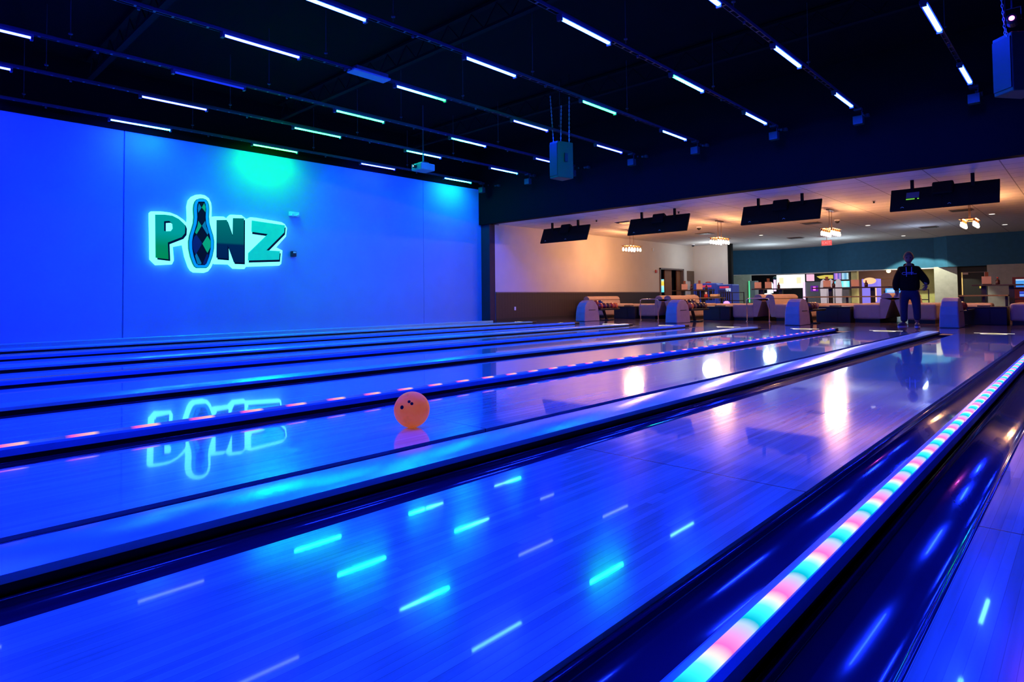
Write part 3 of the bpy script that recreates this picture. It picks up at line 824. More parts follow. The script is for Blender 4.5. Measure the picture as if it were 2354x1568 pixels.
# ------------------------------------------------------------------ ball returns, racks, balls, consoles, sofas
def ball_return(k):
    x = [-12.06, -8.93, -5.62, -2.37][k]
    y = [15.95, 16.15, 16.35, 16.75][k]
    t = thing('ball_return', 'rounded grey ball-return hood with a rack behind, ' + pn_[k].replace(', largest in view', ''), 'ball return', (x, y, 0), group='ball returns')
    # hood: side profile in (y, z), extruded along x with a narrower top
    pr = [(0, 0), (.02, .30), (.06, .48), (.16, .60), (.30, .67), (.50, .68), (.66, .62), (.78, .48), (.82, .25), (.84, 0)]
    h = MB()
    h.prism(pr, -.19, .19, axis='X')
    for v in h.bm.verts:
        s = 1 - .22 * (v.co.z / .68) ** 2
        v.co.x *= s
    h.build('hood', M['hood'], t, bevel=.03, seg=3)
    MB().box(.165, .19, .25, .60, .36, .375).build('vent_slot', M['plastic_black'], t)
    # rack
    MB().box(-.25, .25, .80, 1.90, .34, .37).build('tray', M['plastic_black'], t, bevel=.01)
    for sx in (-.25, 0, .25):
        MB().tube([(sx, .78, .385), (sx, 1.92, .385)], .018, 8).build('rail', M['dark_metal'], t)
    MB().tube([(0, 1.5, 0), (0, 1.32, .34)], .05, 10).build('leg', M['dark_metal'], t)
    MB().box(-.18, .18, 1.35, 1.65, 0, .03).build('foot', M['dark_metal'], t)
    MB().box(-.02, .02, .85, 1.3, .37, .46).build('tray_divider', M['plastic_black'], t)
    return t, x, y
BALLM = {n: mat('ball_' + n, c, .25, noise=(.35, 12)) for n, c in dict(red=(.42, .06, .03), orange=(.75, .20, .05), dark_blue=(.02, .03, .12), black=(.02, .015, .02), maroon=(.16, .03, .03), brown=(.14, .06, .03), tan=(.42, .24, .16)).items()}
ballobs = {}
def rack_ball(k, i, colr, x, y, z):
    t = thing('bowling_ball', '%s bowling ball on the %s rack from the blue wall, %s' % (colr.replace('_', ' '), ORD[k], i), 'ball', (x, y, z), random.random() * 3, group='balls on the ball-return racks')
    MB().ball((0, 0, 0), .108, 20, 14).build('shell', BALLM[colr], t, smooth=True)
    for a in (-.2, .2):
        p = Vector((math.sin(a), -math.cos(a), .9)).normalized()
        MB().tube([p * .10, p * .1086], .011, 8).build('finger_hole', M['hole'], t)
RB = [[('red', 'upper tier, front'), ('dark_blue', 'upper tier, rear')], [('maroon', 'upper tier, front'), ('black', 'upper tier, middle'), ('brown', 'upper tier, rear')], [('dark_blue', 'upper tier'), ], []]
RL = [[('red', 'lower tier, front'), ('maroon', 'lower tier, second'), ('brown', 'lower tier, third'), ('red', 'lower tier, fourth'), ('orange', 'lower tier, rear')],
      [('orange', 'lower tier, front'), ('brown', 'lower tier, second'), ('black', 'lower tier, third'), ('black', 'lower tier, fourth'), ('brown', 'lower tier, rear')],
      [('brown', 'lower tier, front'), ('maroon', 'lower tier, middle'), ('tan', 'lower tier, rear')], [('red', 'single visible ball')]]
for k in range(4):
    t, x, y = ball_return(k)
    for i, (c, w_) in enumerate(RL[k]):
        rack_ball(k, w_, c, x + .125, y + .95 + i * .222, .37 + .108)
    for i, (c, w_) in enumerate(RB[k]):
        rack_ball(k, w_ , c, x - .10, y + 1.02 + i * .25 + .05 * k, .37 + .20)

for k in range(4):
    x = [-12.20, -8.76, -5.33, -1.95][k]
    t = thing('console_table', 'black console cabinet behind the ball rack, ' + pn_[k].replace(', largest in view', ''), 'console', (x, 19.1, 0), group='black console cabinets')
    MB().box(-.44, .44, -.35, .35, .0, .41).build('cabinet', M['cabinet'], t, bevel=.01)
    MB().box(-.45, .45, -.38, .38, .41, .44).build('top', M['cabinet'], t, bevel=.005)
    MB().box(.10, .13, -.36, -.35, .04, .38).build('door_gap', M['plinth'], t)
    o = MB().box(-.15, .10, -.12, .12, 0, .03).build('score_keyboard', M['plastic_black'])
    o.location = (x, 19.1, .44)
    tag(o, 'flat keyboard pad on the %s console from the blue wall' % ORD[k], 'keyboard', 'keyboards on the consoles')

def bench(k, s):
    """bench on one side of the U: backrest on the outer side"""
    xo = XC[k] + (.07 if k == 3 else .05) + s * 1.57
    nm = 'left' if s < 0 else 'right'
    t = thing('lounge_bench', 'cream lounge bench, %s side of seating group %s' % (nm, pn_[k].replace(', largest in view', '')), 'bench', (xo, 18.9, 0), group='cream lounge benches')
    sg_ = -s
    # seat block (rounded box), local x runs inward
    x0, x1 = sorted((sg_ * .16, sg_ * .84))
    MB().rbox(x0, x1, 0, 2.1, .09, .52, .06, 3).build('seat', M['vinyl'], t, smooth=False)
    pr = [(sg_ * .28, .12), (sg_ * .20, .45), (sg_ * .17, .66)]
    for j in range(9):
        th = PI * (1 - j / 8) if sg_ > 0 else PI * j / 8
        pr.append((sg_ * .03 + abs(.14) * (-math.cos(th) if sg_ > 0 else -math.cos(th)) * (-1), .68 + .13 * math.sin(th)))
    pr += [(-sg_ * .09, .60), (sg_ * .06, .12)]
    MB().prism(pr, .02, 2.08, axis='Y').build('backrest', M['vinyl'], t, bevel=.01)
    MB().box(min(x0 + .04, x1 - .04), max(x0 + .04, x1 - .04), .05, 2.05, 0, .09).build('plinth', M['plinth'], t)
    return t
for k in range(4):
    bench(k, -1)
    bench(k, 1)
    o = thing('rear_bench', 'low cream rear bench of the seating group ' + pn_[k].replace(', largest in view', ''), 'bench', (XC[k] - .3, 21.5, 0), group='low rear benches')
    MB().rbox(-1.25, .55, -.30, .30, .09, .50, .06, 3).build('seat', M['vinyl'], o)
    MB().box(-1.2, .5, -.25, .25, 0, .09).build('plinth', M['plinth'], o)
o = bench(3, -1)
o.location = (-.42, 18.9, 0); o['label'] = 'cream vinyl bench cut off by the right edge of the photo'

for k, (x, y) in enumerate([(-10.68, 17.9), (-7.25, 18.3)]):
    t = thing('guard_rail', 'chrome hoop guard rail in front of the benches, %s' % ['left one', 'right one'][k], 'rail', (x, y, 0), group='chrome hoop rails')
    pts = [(-.33, 0, 0), (-.33, 0, .62)] + [(-.33 + .07 * (1 - math.cos(a)), 0, .62 + .07 * math.sin(a)) for a in (.5, 1.0, PI / 2)] + [(.33 - .07 * (1 - math.cos(a)), 0, .62 + .07 * math.sin(a)) for a in (PI / 2, 1.0, .5)] + [(.33, 0, .62), (.33, 0, 0)]
    MB().tube(pts, .016, 8).build('hoop', M['chrome'], t, smooth=True)
    for sx in (-.33, .33):
        MB().lathe([(.04, 0), (.04, .012), (.02, .02)], (sx, 0, 0), 12).build('base_flange', M['chrome'], t)

# ------------------------------------------------------------------ bar-height tables with menus and bottles
def bar_table(x0, x1, y, lab, rails=True, low=None):
    t = thing('bar_table', lab, 'table', ((x0 + x1) / 2, y, 0), group='bar-height tables behind the benches')
    h = (x1 - x0) / 2
    MB().box(-h, h, -.3, .3, .99, 1.03).build('top', M['bar_top'], t, bevel=.004)
    for sx in (-h * .55, h * .55):
        MB().box(sx - .06, sx + .06, -.06, .06, .03, .99).build('leg', M['dark_metal'], t)
        MB().box(sx - .2, sx + .2, -.25, .25, 0, .03).build('foot', M['dark_metal'], t)
    if rails:
        MB().tube([(-h * .5, 0, .3), (h * .5, 0, .3)], .02, 8).build('foot_rail', M['dark_metal'], t)
    return t
def counter(x0, x1, y, lab):
    t = thing('counter', lab, 'counter', ((x0 + x1) / 2, y, 0), group='lower speckled counters')
    h = (x1 - x0) / 2
    MB().box(-h, h, -.2, .2, .68, .72).build('top', M['table_top'], t, bevel=.004)
    for sx in (-h + .06, 0, h - .06):
        MB().box(sx - .03, sx + .03, -.03, .03, 0, .68).build('leg', M['dark_metal'], t)
    MB().box(-h, h, -.02, .02, .28, .32).build('stretcher', M['dark_metal'], t)
    return t
bar_table(-12.75, -11.15, 23.5, 'dark bar-height table with menus in front of the blue machines')
bar_table(-9.42, -8.15, 23.5, 'dark bar-height table in front of the white glowing sign')
bar_table(-7.30, -4.9, 23.6, 'long dark bar-height table under the stacked screens')
bar_table(-2.70, -1.50, 23.6, 'dark bar-height table in front of the dark doorway at the right')
counter(-11.95, -10.4, 22.9, 'low speckled counter left of the black rail frame')
counter(-7.40, -4.7, 22.9, 'low speckled counter in front of the long bar table')
counter(-2.95, -1.78, 22.9, 'low speckled counter at the right behind the console')
def frame_rail(x0, x1, y, lab):
    t = thing('rail_frame', lab, 'railing', ((x0 + x1) / 2, y, 0), group='black rail frames')
    h = (x1 - x0) / 2
    for sx in (-h, 0, h):
        MB().box(sx - .015, sx + .015, -.015, .015, 0, .92).build('post', M['dark_metal'], t)
    for z in (.90, .58, .25):
        MB().box(-h, h, -.014, .014, z - .014, z + .014).build('bar', M['dark_metal'], t)
frame_rail(-11.0, -10.05, 24.0, 'black rail frame beside the food trays')
frame_rail(-4.9, -3.95, 24.2, 'black rail frame at the right of the standing man')
frame_rail(-1.80, -1.0, 23.9, 'black rail frame in front of the red-framed screens')
def menu(x, y, z, lab, tall=True):
    t = thing('menu_holder', lab, 'menu holder', (x, y, z), random.uniform(.4, .7), group='menu cards on the bar tables')
    MB().box(-.12, .12, -.05, .05, 0, .02).build('base', M['plastic_black'], t)
    MB().box(-.12, .12, -.01, .01, .02, .25).build('card', M['card'], t)
    if tall: MB().box(-.045, .045, -.02, .02, .25, .38).build('number_plate', mat('brown_plate', (.2, .07, .05), .5), t)
def bottle(x, y, z, lab, h=.2):
    t = thing('sauce_bottle', lab, 'bottle', (x, y, z), group='bottles on the bar tables')
    MB().lathe([(.05, 0), (.055, .02), (.055, h * .6), (.02, h * .8), (.02, h * .95)], (0, 0, 0), 10).build('body', M['bottle'], t, smooth=True)
    MB().lathe([(.024, h * .95), (.024, h * 1.1)], (0, 0, 0), 10).build('cap', M['red'], t)
menu(-12.28, 23.4, 1.03, 'menu card on the bar table nearest the brown doorway, left one')
menu(-11.62, 23.4, 1.03, 'menu card on the bar table nearest the brown doorway, right one')
menu(-8.86, 23.4, 1.03, 'menu card against the white glowing sign')
menu(-9.25, 23.4, 1.03, 'menu card left of the glowing sign, short one', False)
menu(-6.85, 23.5, 1.03, 'menu card left of the stacked screens')
menu(-5.95, 23.5, 1.03, 'menu card near the orange and blue game', False)
menu(-2.35, 23.5, 1.03, 'tall menu card before the dark doorway at the right')
for i, (x, l) in enumerate([(-12.0, 'beside the left menu card of the first bar table'), (-11.35, 'at the right end of the first bar table'), (-8.5, 'in front of the white glowing sign'), (-6.62, 'before the bright lower screen'), (-5.6, 'left of the standing man'), (-2.08, 'right of the tall menu card')]):
    bottle(x, 23.45, 1.03, 'dark sauce bottle ' + l)
t = thing('food_tray', 'tray of pale wrapped food at the right end of the low counter', 'tray', (-10.72, 22.9, .72))
MB().box(-.22, .22, -.15, .15, 0, .02).build('tray', M['plastic_black'], t)
MB().rbox(-.18, .16, -.1, .1, .02, .13, .03).build('food', mat('bread', (.75, .6, .35), .7), t)
t = thing('food_jar', 'red lidded jar on the low counter', 'jar', (-11.1, 22.9, .72))
MB().lathe([(.07, 0), (.08, .05), (.07, .13)], (0, 0, 0), 12).build('body', M['red'], t)
MB().lathe([(.04, .13), (.04, .22)], (0, 0, 0), 12).build('lid', M['white'], t)
t = thing('cake_tray', 'stack of pale yellow cups on the low counter', 'cups', (-11.75, 22.9, .72))
for i in range(3):
    MB().lathe([(.05, 0), (.06, .12)], (-.13 + i * .13, 0, 0), 10).build('cup', mat('yellow_cup', (.7, .6, .3), .5), t)

# ------------------------------------------------------------------ machines of the arcade
def claw(x, y, w_, h, lab, glow):
    t = thing('arcade_machine', lab, 'arcade machine', (x, y, 0))
    MB().box(-w_ / 2, w_ / 2, -.4, .4, 0, h).build('cabinet', M['machine_blue'], t, bevel=.05, seg=3)
    MB().box(-w_ / 2 + .1, w_ / 2 - .1, -.42, -.40, h * .42, h * .80).build('window', M['machine_dark'], t)
    for i in range(5):
        xx = -w_ / 2 + .16 + i * (w_ - .32) / 4
        MB().box(xx - .015, xx + .015, -.44, -.42, h * .42, h * .8).build('bar', M['machine_blue'], t)
    MB().box(-w_ * .3, w_ * .3, -.43, -.40, h * .86, h * .93).build('header_sign', mat('red_lettering', (.5, .05, .1), .5, emis=(.8, .05, .15), es=.5), t)
    if glow:
        MB().ball((.1, -.42, h * .3), .16, 16, 10, (1, .3, 1)).build('glowing_dome', emit('violet_glow', (.6, .25, 1), 2.), t)
        MB().box(w_ * .1, w_ * .42, -.43, -.41, h * .75, h * .86).build('price_card', emit('card_glow', (.6, .7, .9), .8), t)
    else:
        MB().lathe([(.14, h), (.12, h + .06), (.02, h + .09)], (0, 0, 0), 12).build('beacon', M['red'], t)
    return t
claw(-13.35, 27.8, 1.15, 1.38, 'blue prize machine with a red beacon beside the peach wall', False)
claw(-12.20, 27.4, .72, 1.30, 'blue vending machine with a white price card and violet glow', True)
def screen_thing(name, lab, cat, x0, x1, z0, z1, y, m, frame=.04, dep=.1):
    t = thing(name, lab, cat, ((x0 + x1) / 2, y, z0))
    h = (x1 - x0) / 2
    MB().box(-h - frame, h + frame, 0, dep, -frame, z1 - z0 + frame).build('frame', M['plastic_black'], t)
    MB().box(-h, h, -.012, 0, 0, z1 - z0).build('screen', m, t)
    return t
t = screen_thing('backlit_sign', 'large blown-out white glowing sign panel under the teal fascia', 'sign', -13.15, -11.62, 1.17, 1.92, 36, emit_ramp('white_sign_glow', [(0, (.9, 1, 1)), (.5, (1, 1, 1)), (.7, (1, .95, .85)), (1, (1, 1, 1))], 1.6, 'X', -.7, .7))
for sx in (-.5, .45):
    MB().box(sx - .12, sx + .12, -.02, -.013, .25, .6).build('figure', emit('pale_yellow_glow', (1, .9, .55), 1.05), t)
MB().box(-.6, -.56, .02, .08, .79, 1.58).box(.56, .6, .02, .08, .79, 1.58).build('hanger', M['plastic_black'], t)
grn = emit('green_neon', (.1, .9, .35), 1.3); vio = emit('violet_neon', (.85, .55, 1), 1.5); wht = emit('white_glow', (.95, .95, 1), 1.7)
t = thing('glass_case', 'bright case with a green edge left of the glowing sign', 'display case', (-13.45, 33.2, 0))
MB().box(-.16, .16, 0, .5, 0, 1.57).build('body', mat('case_body', (.25, .35, .38), .5), t)
MB().box(-.17, -.12, -.02, 0, .4, 1.57).build('green_edge', grn, t)
t = thing('toy_display', 'blown-out white figure and dome display behind the benches', 'display', (-13.3, 35, 0))
MB().ball((.0, 0, .35), .55, 20, 12).build('dome', wht, t)
MB().lathe([(.16, .9), (.16, 1.4), (.10, 1.5)], (.15, 0, 0), 12).build('column', wht, t)
MB().ball((.42, 0, 1.72), .1, 12, 8).build('head', mat('dark_teal_head', (.02, .1, .15), .5), t)
MB().box(.36, .46, -.05, .05, 1.0, 1.65).build('light_tube', vio, t)
t = thing('arcade_machine', 'grey arcade cabinet with violet strip lights right of the glowing sign', 'arcade machine', (-10.55, 34, 0))
MB().box(-.42, .38, 0, .7, 0, 1.45).build('cabinet', mat('grey_cabinet', (.18, .2, .22), .5), t)
MB().box(-.52, -.42, -.05, .05, .45, 1.45).build('violet_strip', vio, t)
MB().box(-.15, .22, -.02, 0, .95, 1.25).build('screen', emit('purple_screen', (.12, .02, .3), 1.), t)
MB().box(-.02, .10, -.03, -.02, 1.0, 1.2).build('pink_star', emit('pink_star', (1, .2, .8), 1.2), t)
MB().box(-.35, -.05, 0, .3, 1.5, 1.85).build('topper', emit('pink_topper', (.9, .5, .7), 1.1), t)
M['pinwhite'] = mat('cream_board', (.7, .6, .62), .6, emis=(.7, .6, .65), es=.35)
for i, x in enumerate((-10.0, -9.66, -9.3)):
    t = tag(MB().prism([(-.12, 0), (.12, 0), (.15, 1.15), (.11, 1.45), (0, 1.55), (-.11, 1.45), (-.15, 1.15)], 0, .08, axis='Y').build('standing_board', M['pinwhite']), 'pale rounded standing board, %s of the row left of the stacked screens' % ORD[i], 'board', 'pale rounded boards')
    t.location = (x * .97, 33.6 - .9, 0)
t = thing('awning', 'yellow scalloped awning sign behind the boards', 'sign', (-9.95, 34.5, 1.5))
MB().prism([(-.45, .12), (.55, .10), (.6, .28), (-.2, .30), (-.6, .24)], 0, .3, axis='Y').build('canopy', emit('yellow_canopy', (.8, .65, .12), .9), t)
g = (.04, .08, .45)
screen_thing('score_screen', 'upper blue screen with score columns under the fascia', 'screen', -9.40, -8.74, 1.52, 1.84, 33.4, emit_ramp('score_screen_glow', [(0, (.08, .08, .6)), (.2, (.7, .3, .8)), (.3, (.08, .1, .5)), (.45, (.5, .3, .8)), (.52, (.02, .02, .1)), (.6, (.5, .8, 1)), (.8, (.1, .35, .6)), (1, (.6, .9, 1))], 1.0, 'X', -.33, .33))
screen_thing('menu_screen', 'lower bright cyan menu screen under the score screen', 'screen', -9.38, -8.70, 1.10, 1.44, 33.4, emit_ramp('menu_screen_glow', [(0, (.05, .55, .8)), (.5, (.1, .8, 1)), (.7, (.5, .95, 1)), (1, (.1, .7, .95))], 1.25, 'X', -.33, .33))
t = thing('counter_desk', 'grey service desk below the cyan screen', 'desk', (-9.0, 32.9, 0))
MB().box(-.7, .38, 0, .5, 0, 1.02).build('desk', mat('desk_grey', (.22, .22, .24), .6), t)
MB().box(-.18, .0, -.02, 0, .72, .92).build('emblem', M['white'], t)
struct('trim', MB().box(-8.60, -8.34, 33.3, 33.6, 0, 2.75), mat('yellow_column', (.7, .6, .25), .7))
fl = thing('fluorescent_lamp', 'row of long ceiling lights glowing above the arcade', 'lamp', (-7.0, 36, 2.70), group='arcade ceiling lights')
MB().box(-.9, .9, -.12, .12, 0, .04).build('diffuser', emit('warm_panel', (1, .9, .65), 2.), fl)
for i, (x, y) in enumerate([(-6.5, 37.2), (-7.4, 38.4), (-6.2, 39.4)]):
    c = copy_tree(fl); c.location = (x, y, 2.70)
fl['label'] = 'long arcade ceiling light, nearest of the row'
for c, s in zip([o for o in COL.objects if o.name.startswith('fluorescent_lamp.')], ('second', 'third', 'farthest')):
    c['label'] = 'long arcade ceiling light, %s of the row' % s
t = thing('arcade_machine', 'arcade game with an orange oval header and blue front', 'arcade machine', (-8.2, 35.0, 0))
MB().box(-.35, .35, 0, .7, 0, 1.55).build('cabinet', mat('blue_front', (.1, .1, .4), .5, emis=(.25, .2, .9), es=.9), t)
MB().ball((0, -.02, 1.45), .3, 16, 10, (1, .2, .55)).build('header', emit('orange_header', (1, .5, .25), 1.3), t)
MB().box(.1, .3, -.02, 0, .4, 1.1).build('lit_panel', emit('peach_panel', (1, .5, .35), 1.3), t)
t = thing('arcade_machine', 'dark racing game with two blue lit seats', 'arcade machine', (-6.9, 34.6, 0))
MB().box(-.6, .6, 0, .8, 0, .95).build('cabinet', M['machine_dark'], t)
for sx in (-.3, .28):
    MB().box(sx - .22, sx + .22, -.02, 0, .78, 1.05).build('blue_frame', emit('blue_neon', (.05, .3, 1), 1.6), t)
    MB().box(sx - .16, sx + .16, -.03, -.02, .86, 1.0).build('screen', emit('pale_blue_screen', (.5, .7, 1), 1.), t)
MB().ball((.02, -.05, .62), .09, 12, 8).build('lamp', emit('cyan_lamp', (.2, .9, 1), 1.8), t)
t = thing('poster_sign', 'bright white and cyan cut-out sign left of the standing man', 'sign', (-6.75, 35.2, 1.3))
MB().prism([(-.25, 0), (.1, .0), (.3, .45), (.22, .62), (-.1, .62), (-.32, .35)], 0, .1, axis='Y').build('panel', emit('white_cyan', (.7, .95, 1), 1.5), t)
MB().tube([(0, .05, .62), (0, .05, 1.45)], .012, 6).build('hanger', M['plastic_black'], t)
t = thing('wall_lamp', 'warm glowing lamp under the arcade ceiling', 'lamp', (-7.35, 35.0, 1.92))
MB().ball((0, 0, 0), .10, 12, 8).build('globe', emit('warm_globe', (1, .8, .35), 5), t)
MB().tube([(0, 0, .08), (0, 0, .84)], .01, 6).build('stem', M['dark_metal'], t)
t = thing('storage_box', 'dark brown storage shelf behind the arcade games', 'shelf', (-7.2, 38.2, 0))
MB().box(-2.6, 2.6, 0, .5, 0, 2.1).build('body', mat('brown_shelf', (.18, .08, .06), .6), t)
MB().box(-2.4, 2.4, -.02, 0, 1.6, 1.65).build('shelf_board', M['wood_door'], t)
struct('wall_back', MB().box(-5.95, -5.2, 34.3, 34.5, 0, 1.9), mat('yellow_green_wall', (.55, .55, .2), .8))
t = thing('door_2', 'dark doorway with a brass edge at the right', 'door', (-3.75, 32.9, 0))
t['kind'] = 'structure'
MB().box(-.55, .6, 0, .1, 0, 1.95).build('panel', M['plinth'], t)
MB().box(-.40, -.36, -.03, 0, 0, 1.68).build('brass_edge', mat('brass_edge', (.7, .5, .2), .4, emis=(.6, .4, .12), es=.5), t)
MB().box(-.36, .5, -.02, 0, 1.66, 1.69).build('lintel', M['cap_rail'], t)
MB().box(-.34, -.16, -.05, 0, 1.58, 1.66).build('door_closer', M['card'], t)
MB().box(.22, .45, -.06, -.02, .98, 1.08).build('push_bar', emit('yellow_sticker', (.8, .6, .1), .9), t)
def red_machine():
    t = thing('arcade_machine', 'red-framed machine with two blue screens at the right edge', 'arcade machine', (-1.72, 30.0, 0))
    MB().box(-.5, .6, 0, .6, 0, 1.36).build('cabinet', mat('red_frame', (.25, .02, .03), .5), t)
    MB().box(-.40, .55, -.03, 0, .98, 1.28).build('screen', emit_ramp('blue_screen', [(0, (.03, .2, .8)), (.5, (.1, .4, .9)), (.75, (.05, .3, .85)), (1, (.7, .9, 1))], 1., 'Z', .98, 1.28), t)
    MB().box(-.30, .55, -.03, 0, .62, .82).build('screen', emit_ramp('blue_screen_low', [(0, (.02, .1, .6)), (.4, (.3, .5, 1)), (.5, (.02, .05, .5)), (1, (.05, .1, .7))], 1., 'Z', .62, .82), t)
red_machine()

# exit sign
t = thing('exit_sign', 'red EXIT sign hanging from the white ceiling by the chandelier', 'exit sign', (-8.30, 28.6, 2.90), math.radians(15))
MB().box(-.20, .20, -.03, .03, 0, .22).build('housing', mat('exit_red', (.6, .08, .06), .5, emis=(1, .12, .12), es=.75), t)
MB().tube([(0, 0, .22), (0, 0, .37)], .012, 6).build('stem', M['white'], t)
text_part('lettering', 'EXIT', .17, emit('exit_letters', (1, .35, .35), 1.1), t, (0, -.033, .11))

# ceiling devices
for i, (x, y) in enumerate([(-10.25, 20.69), (-13.94, 27.5), (-6.14, 22.35)]):
    t = thing('dome_camera', 'small dark dome camera on the white ceiling, ' + ['behind the left monitors', 'by the end of the peach wall', 'right of the third chandelier'][i], 'camera', (x, y, Z_IN), group='ceiling dome cameras')
    MB().lathe([(.09, -.04), (.09, 0)], (0, 0, 0), 14).build('base', M['white'], t)
    MB().ball((0, 0, -.05), .07, 14, 8).build('dome', M['plastic_black'], t)
for i, (x, y) in enumerate([(-7.04, 22.6), (-11.29, 17.57), (-2.8, 22.57), (-11.18, 23.05), (-9.35, 27.9), (-4.4, 27.4)]):
    t = thing('ceiling_vent', 'dark square vent in the white ceiling, %s' % ['left of the third chandelier', 'behind the leftmost monitors', 'left of the rightmost chandelier', 'above the second chandelier', 'near the fascia left', 'near the fascia right'][i], 'vent', (x, y, Z_IN), group='dark ceiling vents')
    m = MB().box(-.28, .28, -.28, .28, -.015, 0)
    m.build('frame', M['cap_rail'], t)
    m = MB()
    for j in range(6): m.box(-.24, .24, -.24 + j * .08, -.20 + j * .08, -.03, -.015)
    m.build('slats', M['plastic_black'], t)
for i, (x, y) in enumerate([(-5.84, 24.93), (-5.83, 30.6), (-2.25, 24.46), (-2.27, 28.61), (-9.9, 25.5)]):
    t = thing('recessed_light', 'small round recessed ceiling light, ' + ['right of the third chandelier', 'in front of the teal fascia', 'right of the rightmost chandelier, near one', 'right of the rightmost chandelier, far one', 'left of the exit sign'][i], 'ceiling light', (x, y, Z_IN), group='recessed ceiling lights')
    MB().lathe([(.10, -.012), (.10, 0)], (0, 0, 0), 16).build('rim', M['white'], t)
    MB().lathe([(.075, -.016), (.075, -.012)], (0, 0, 0), 16).build('lens', emit('can_light', (1, .95, .85), 2.0), t)
for i, (x, y) in enumerate([(-11.6, 16.3), (-8.8, 16.5), (-5.9, 16.6), (-2.7, 17.2), (-7.5, 18.2), (-4.2, 18.6)]):
    t = thing('sprinkler_head', 'tiny sprinkler head in the white ceiling, %s from the left' % ORD[i], 'sprinkler', (x, y, Z_IN), group='sprinkler heads')
    MB().lathe([(.04, -.01), (.04, 0)], (0, 0, 0), 10).lathe([(.012, -.06), (.03, -.05), (.012, -.01)], (0, 0, 0), 10).build('head', M['dark_metal'], t)

t = thing('wall_outlet', 'small white outlet plate low on the plank wainscot', 'outlet', (X_IN + .02, 15.48, .36))
MB().box(0, .012, -.04, .04, 0, .12).build('plate', M['white'], t)
t = thing('fire_strobe', 'small red fire strobe on the peach wall left of the doorway', 'alarm', (X_IN, 24.95, 1.86))
MB().box(0, .05, -.06, .06, 0, .13).build('body', M['red'], t)
t = thing('thermostat', 'small white plate high on the peach wall', 'wall plate', (X_IN, 24.7, 2.85))
MB().box(0, .03, -.05, .05, 0, .12).build('plate', M['white'], t)
t = thing('wall_panel', 'brown upright panel with a square flag top right of the doorway', 'panel', (X_IN, 28.2, 0))
MB().box(.0, .05, .05, .35, .6, 2.02).build('post', mat('brown_panel', (.14, .09, .06), .6), t)
MB().box(.0, .06, -.30, .05, 1.55, 2.02).build('flag', mat('brown_panel', (.14, .09, .06), .6), t)

# ------------------------------------------------------------------ standing man
def skin_chain(verts, edges, radii, name, m, parent, sub=2):
    me = bpy.data.meshes.new(name)
    me.from_pydata(verts, edges, [])
    o = bpy.data.objects.new(name, me)
    COL.objects.link(o)
    o.parent = parent
    md = o.modifiers.new('skin', 'SKIN')
    md.use_smooth_shade = True
    for i, r in enumerate(radii):
        rr = r if isinstance(r, tuple) else (r, r)
        me.skin_vertices[0].data[i].radius = rr
    me.skin_vertices[0].data[0].use_root = True
    sb = o.modifiers.new('subsurf', 'SUBSURF'); sb.levels = sub; sb.render_levels = sub
    me.materials.append(m)
    return o
man = thing('person', 'heavy-set man in a black hoodie and jeans standing on the approach', 'person', (-3.16, 17.05, 0), math.radians(10.5))
# body under the clothes: one continuous figure of legs, trunk, arms, neck and head
V = [(0, .02, .90), (-.11, .0, .84), (-.125, .0, .47), (-.13, .03, .09), (.11, .0, .84), (.125, .0, .47), (.13, .03, .09),
     (0, .03, 1.12), (0, .04, 1.34), (0, .03, 1.46), (0, .0, 1.53),
     (-.155, .04, 1.34), (-.245, .04, 1.12), (-.26, -.06, .88), (.155, .04, 1.34), (.27, .06, 1.15), (.34, -.08, .975)]
Ed = [(0, 1), (1, 2), (2, 3), (0, 4), (4, 5), (5, 6), (0, 7), (7, 8), (8, 9), (9, 10), (8, 11), (11, 12), (12, 13), (8, 14), (14, 15), (15, 16)]
Rd = [(.15, .12), .09, .065, .05, .09, .065, .05, (.15, .12), (.15, .11), .06, .06, .07, .05, .035, .07, .05, .035]
body = skin_chain(V, Ed, Rd, 'body', M['skin'], man)
# head: shaped sphere with face
hd = MB()
gverts = bmesh.ops.create_uvsphere(hd.bm, u_segments=28, v_segments=20, radius=.1)['verts']
for v in gverts:
    x, y, z = v.co
    z2 = z * 1.28
    if z2 < 0:
        k = 1 + z2 / .128 * .28
        x *= k; y *= (1 + z2 / .128 * .10)
    if y < -.05 and -.035 < z2 < .01 and abs(x) < .02: y -= .022 * (1 - abs(x) / .02)   # nose
    if y < -.05 and .01 < z2 < .04 and .015 < abs(x) < .055: y += .012                    # eye sockets
    if y < -.05 and -.075 < z2 < -.055 and abs(x) < .03: y -= .006                        # mouth
    v.co = (x * .86, y * 1.05, z2)
head = hd.build('head', M['skin'], man, smooth=True)
head.location = (0, -.02, 1.625)
head.rotation_euler = (math.radians(14), 0, 0)
for s in (-1, 1):
    MB().ball((s * .086, .01, .0), .026, 10, 8, (.4, .8, 1.2)).build('ear', M['skin'], head, smooth=True)
    MB().ball((s * .033, -.088, .022), .012, 10, 8).build('eye', M['hole'], head, smooth=True)
MB().box(-.022, .022, -.103, -.096, -.066, -.061).build('mouth', M['hole'], head)
hr = MB(); head.scale = (1.12, 1.1, 1.08)
gv = bmesh.ops.create_uvsphere(hr.bm, u_segments=24, v_segments=16, radius=.108)['verts']
dele = []
for v in gv:
    x, y, z = v.co
    v.co = (x * .87, y * 1.06 + .004, z * 1.29 + .004)
    if z * 1.29 < .060 - (y + .1) * .95: dele.append(v)
bmesh.ops.delete(hr.bm, geom=dele, context='VERTS')
hr.build('hair', M['hair'], head, smooth=True)
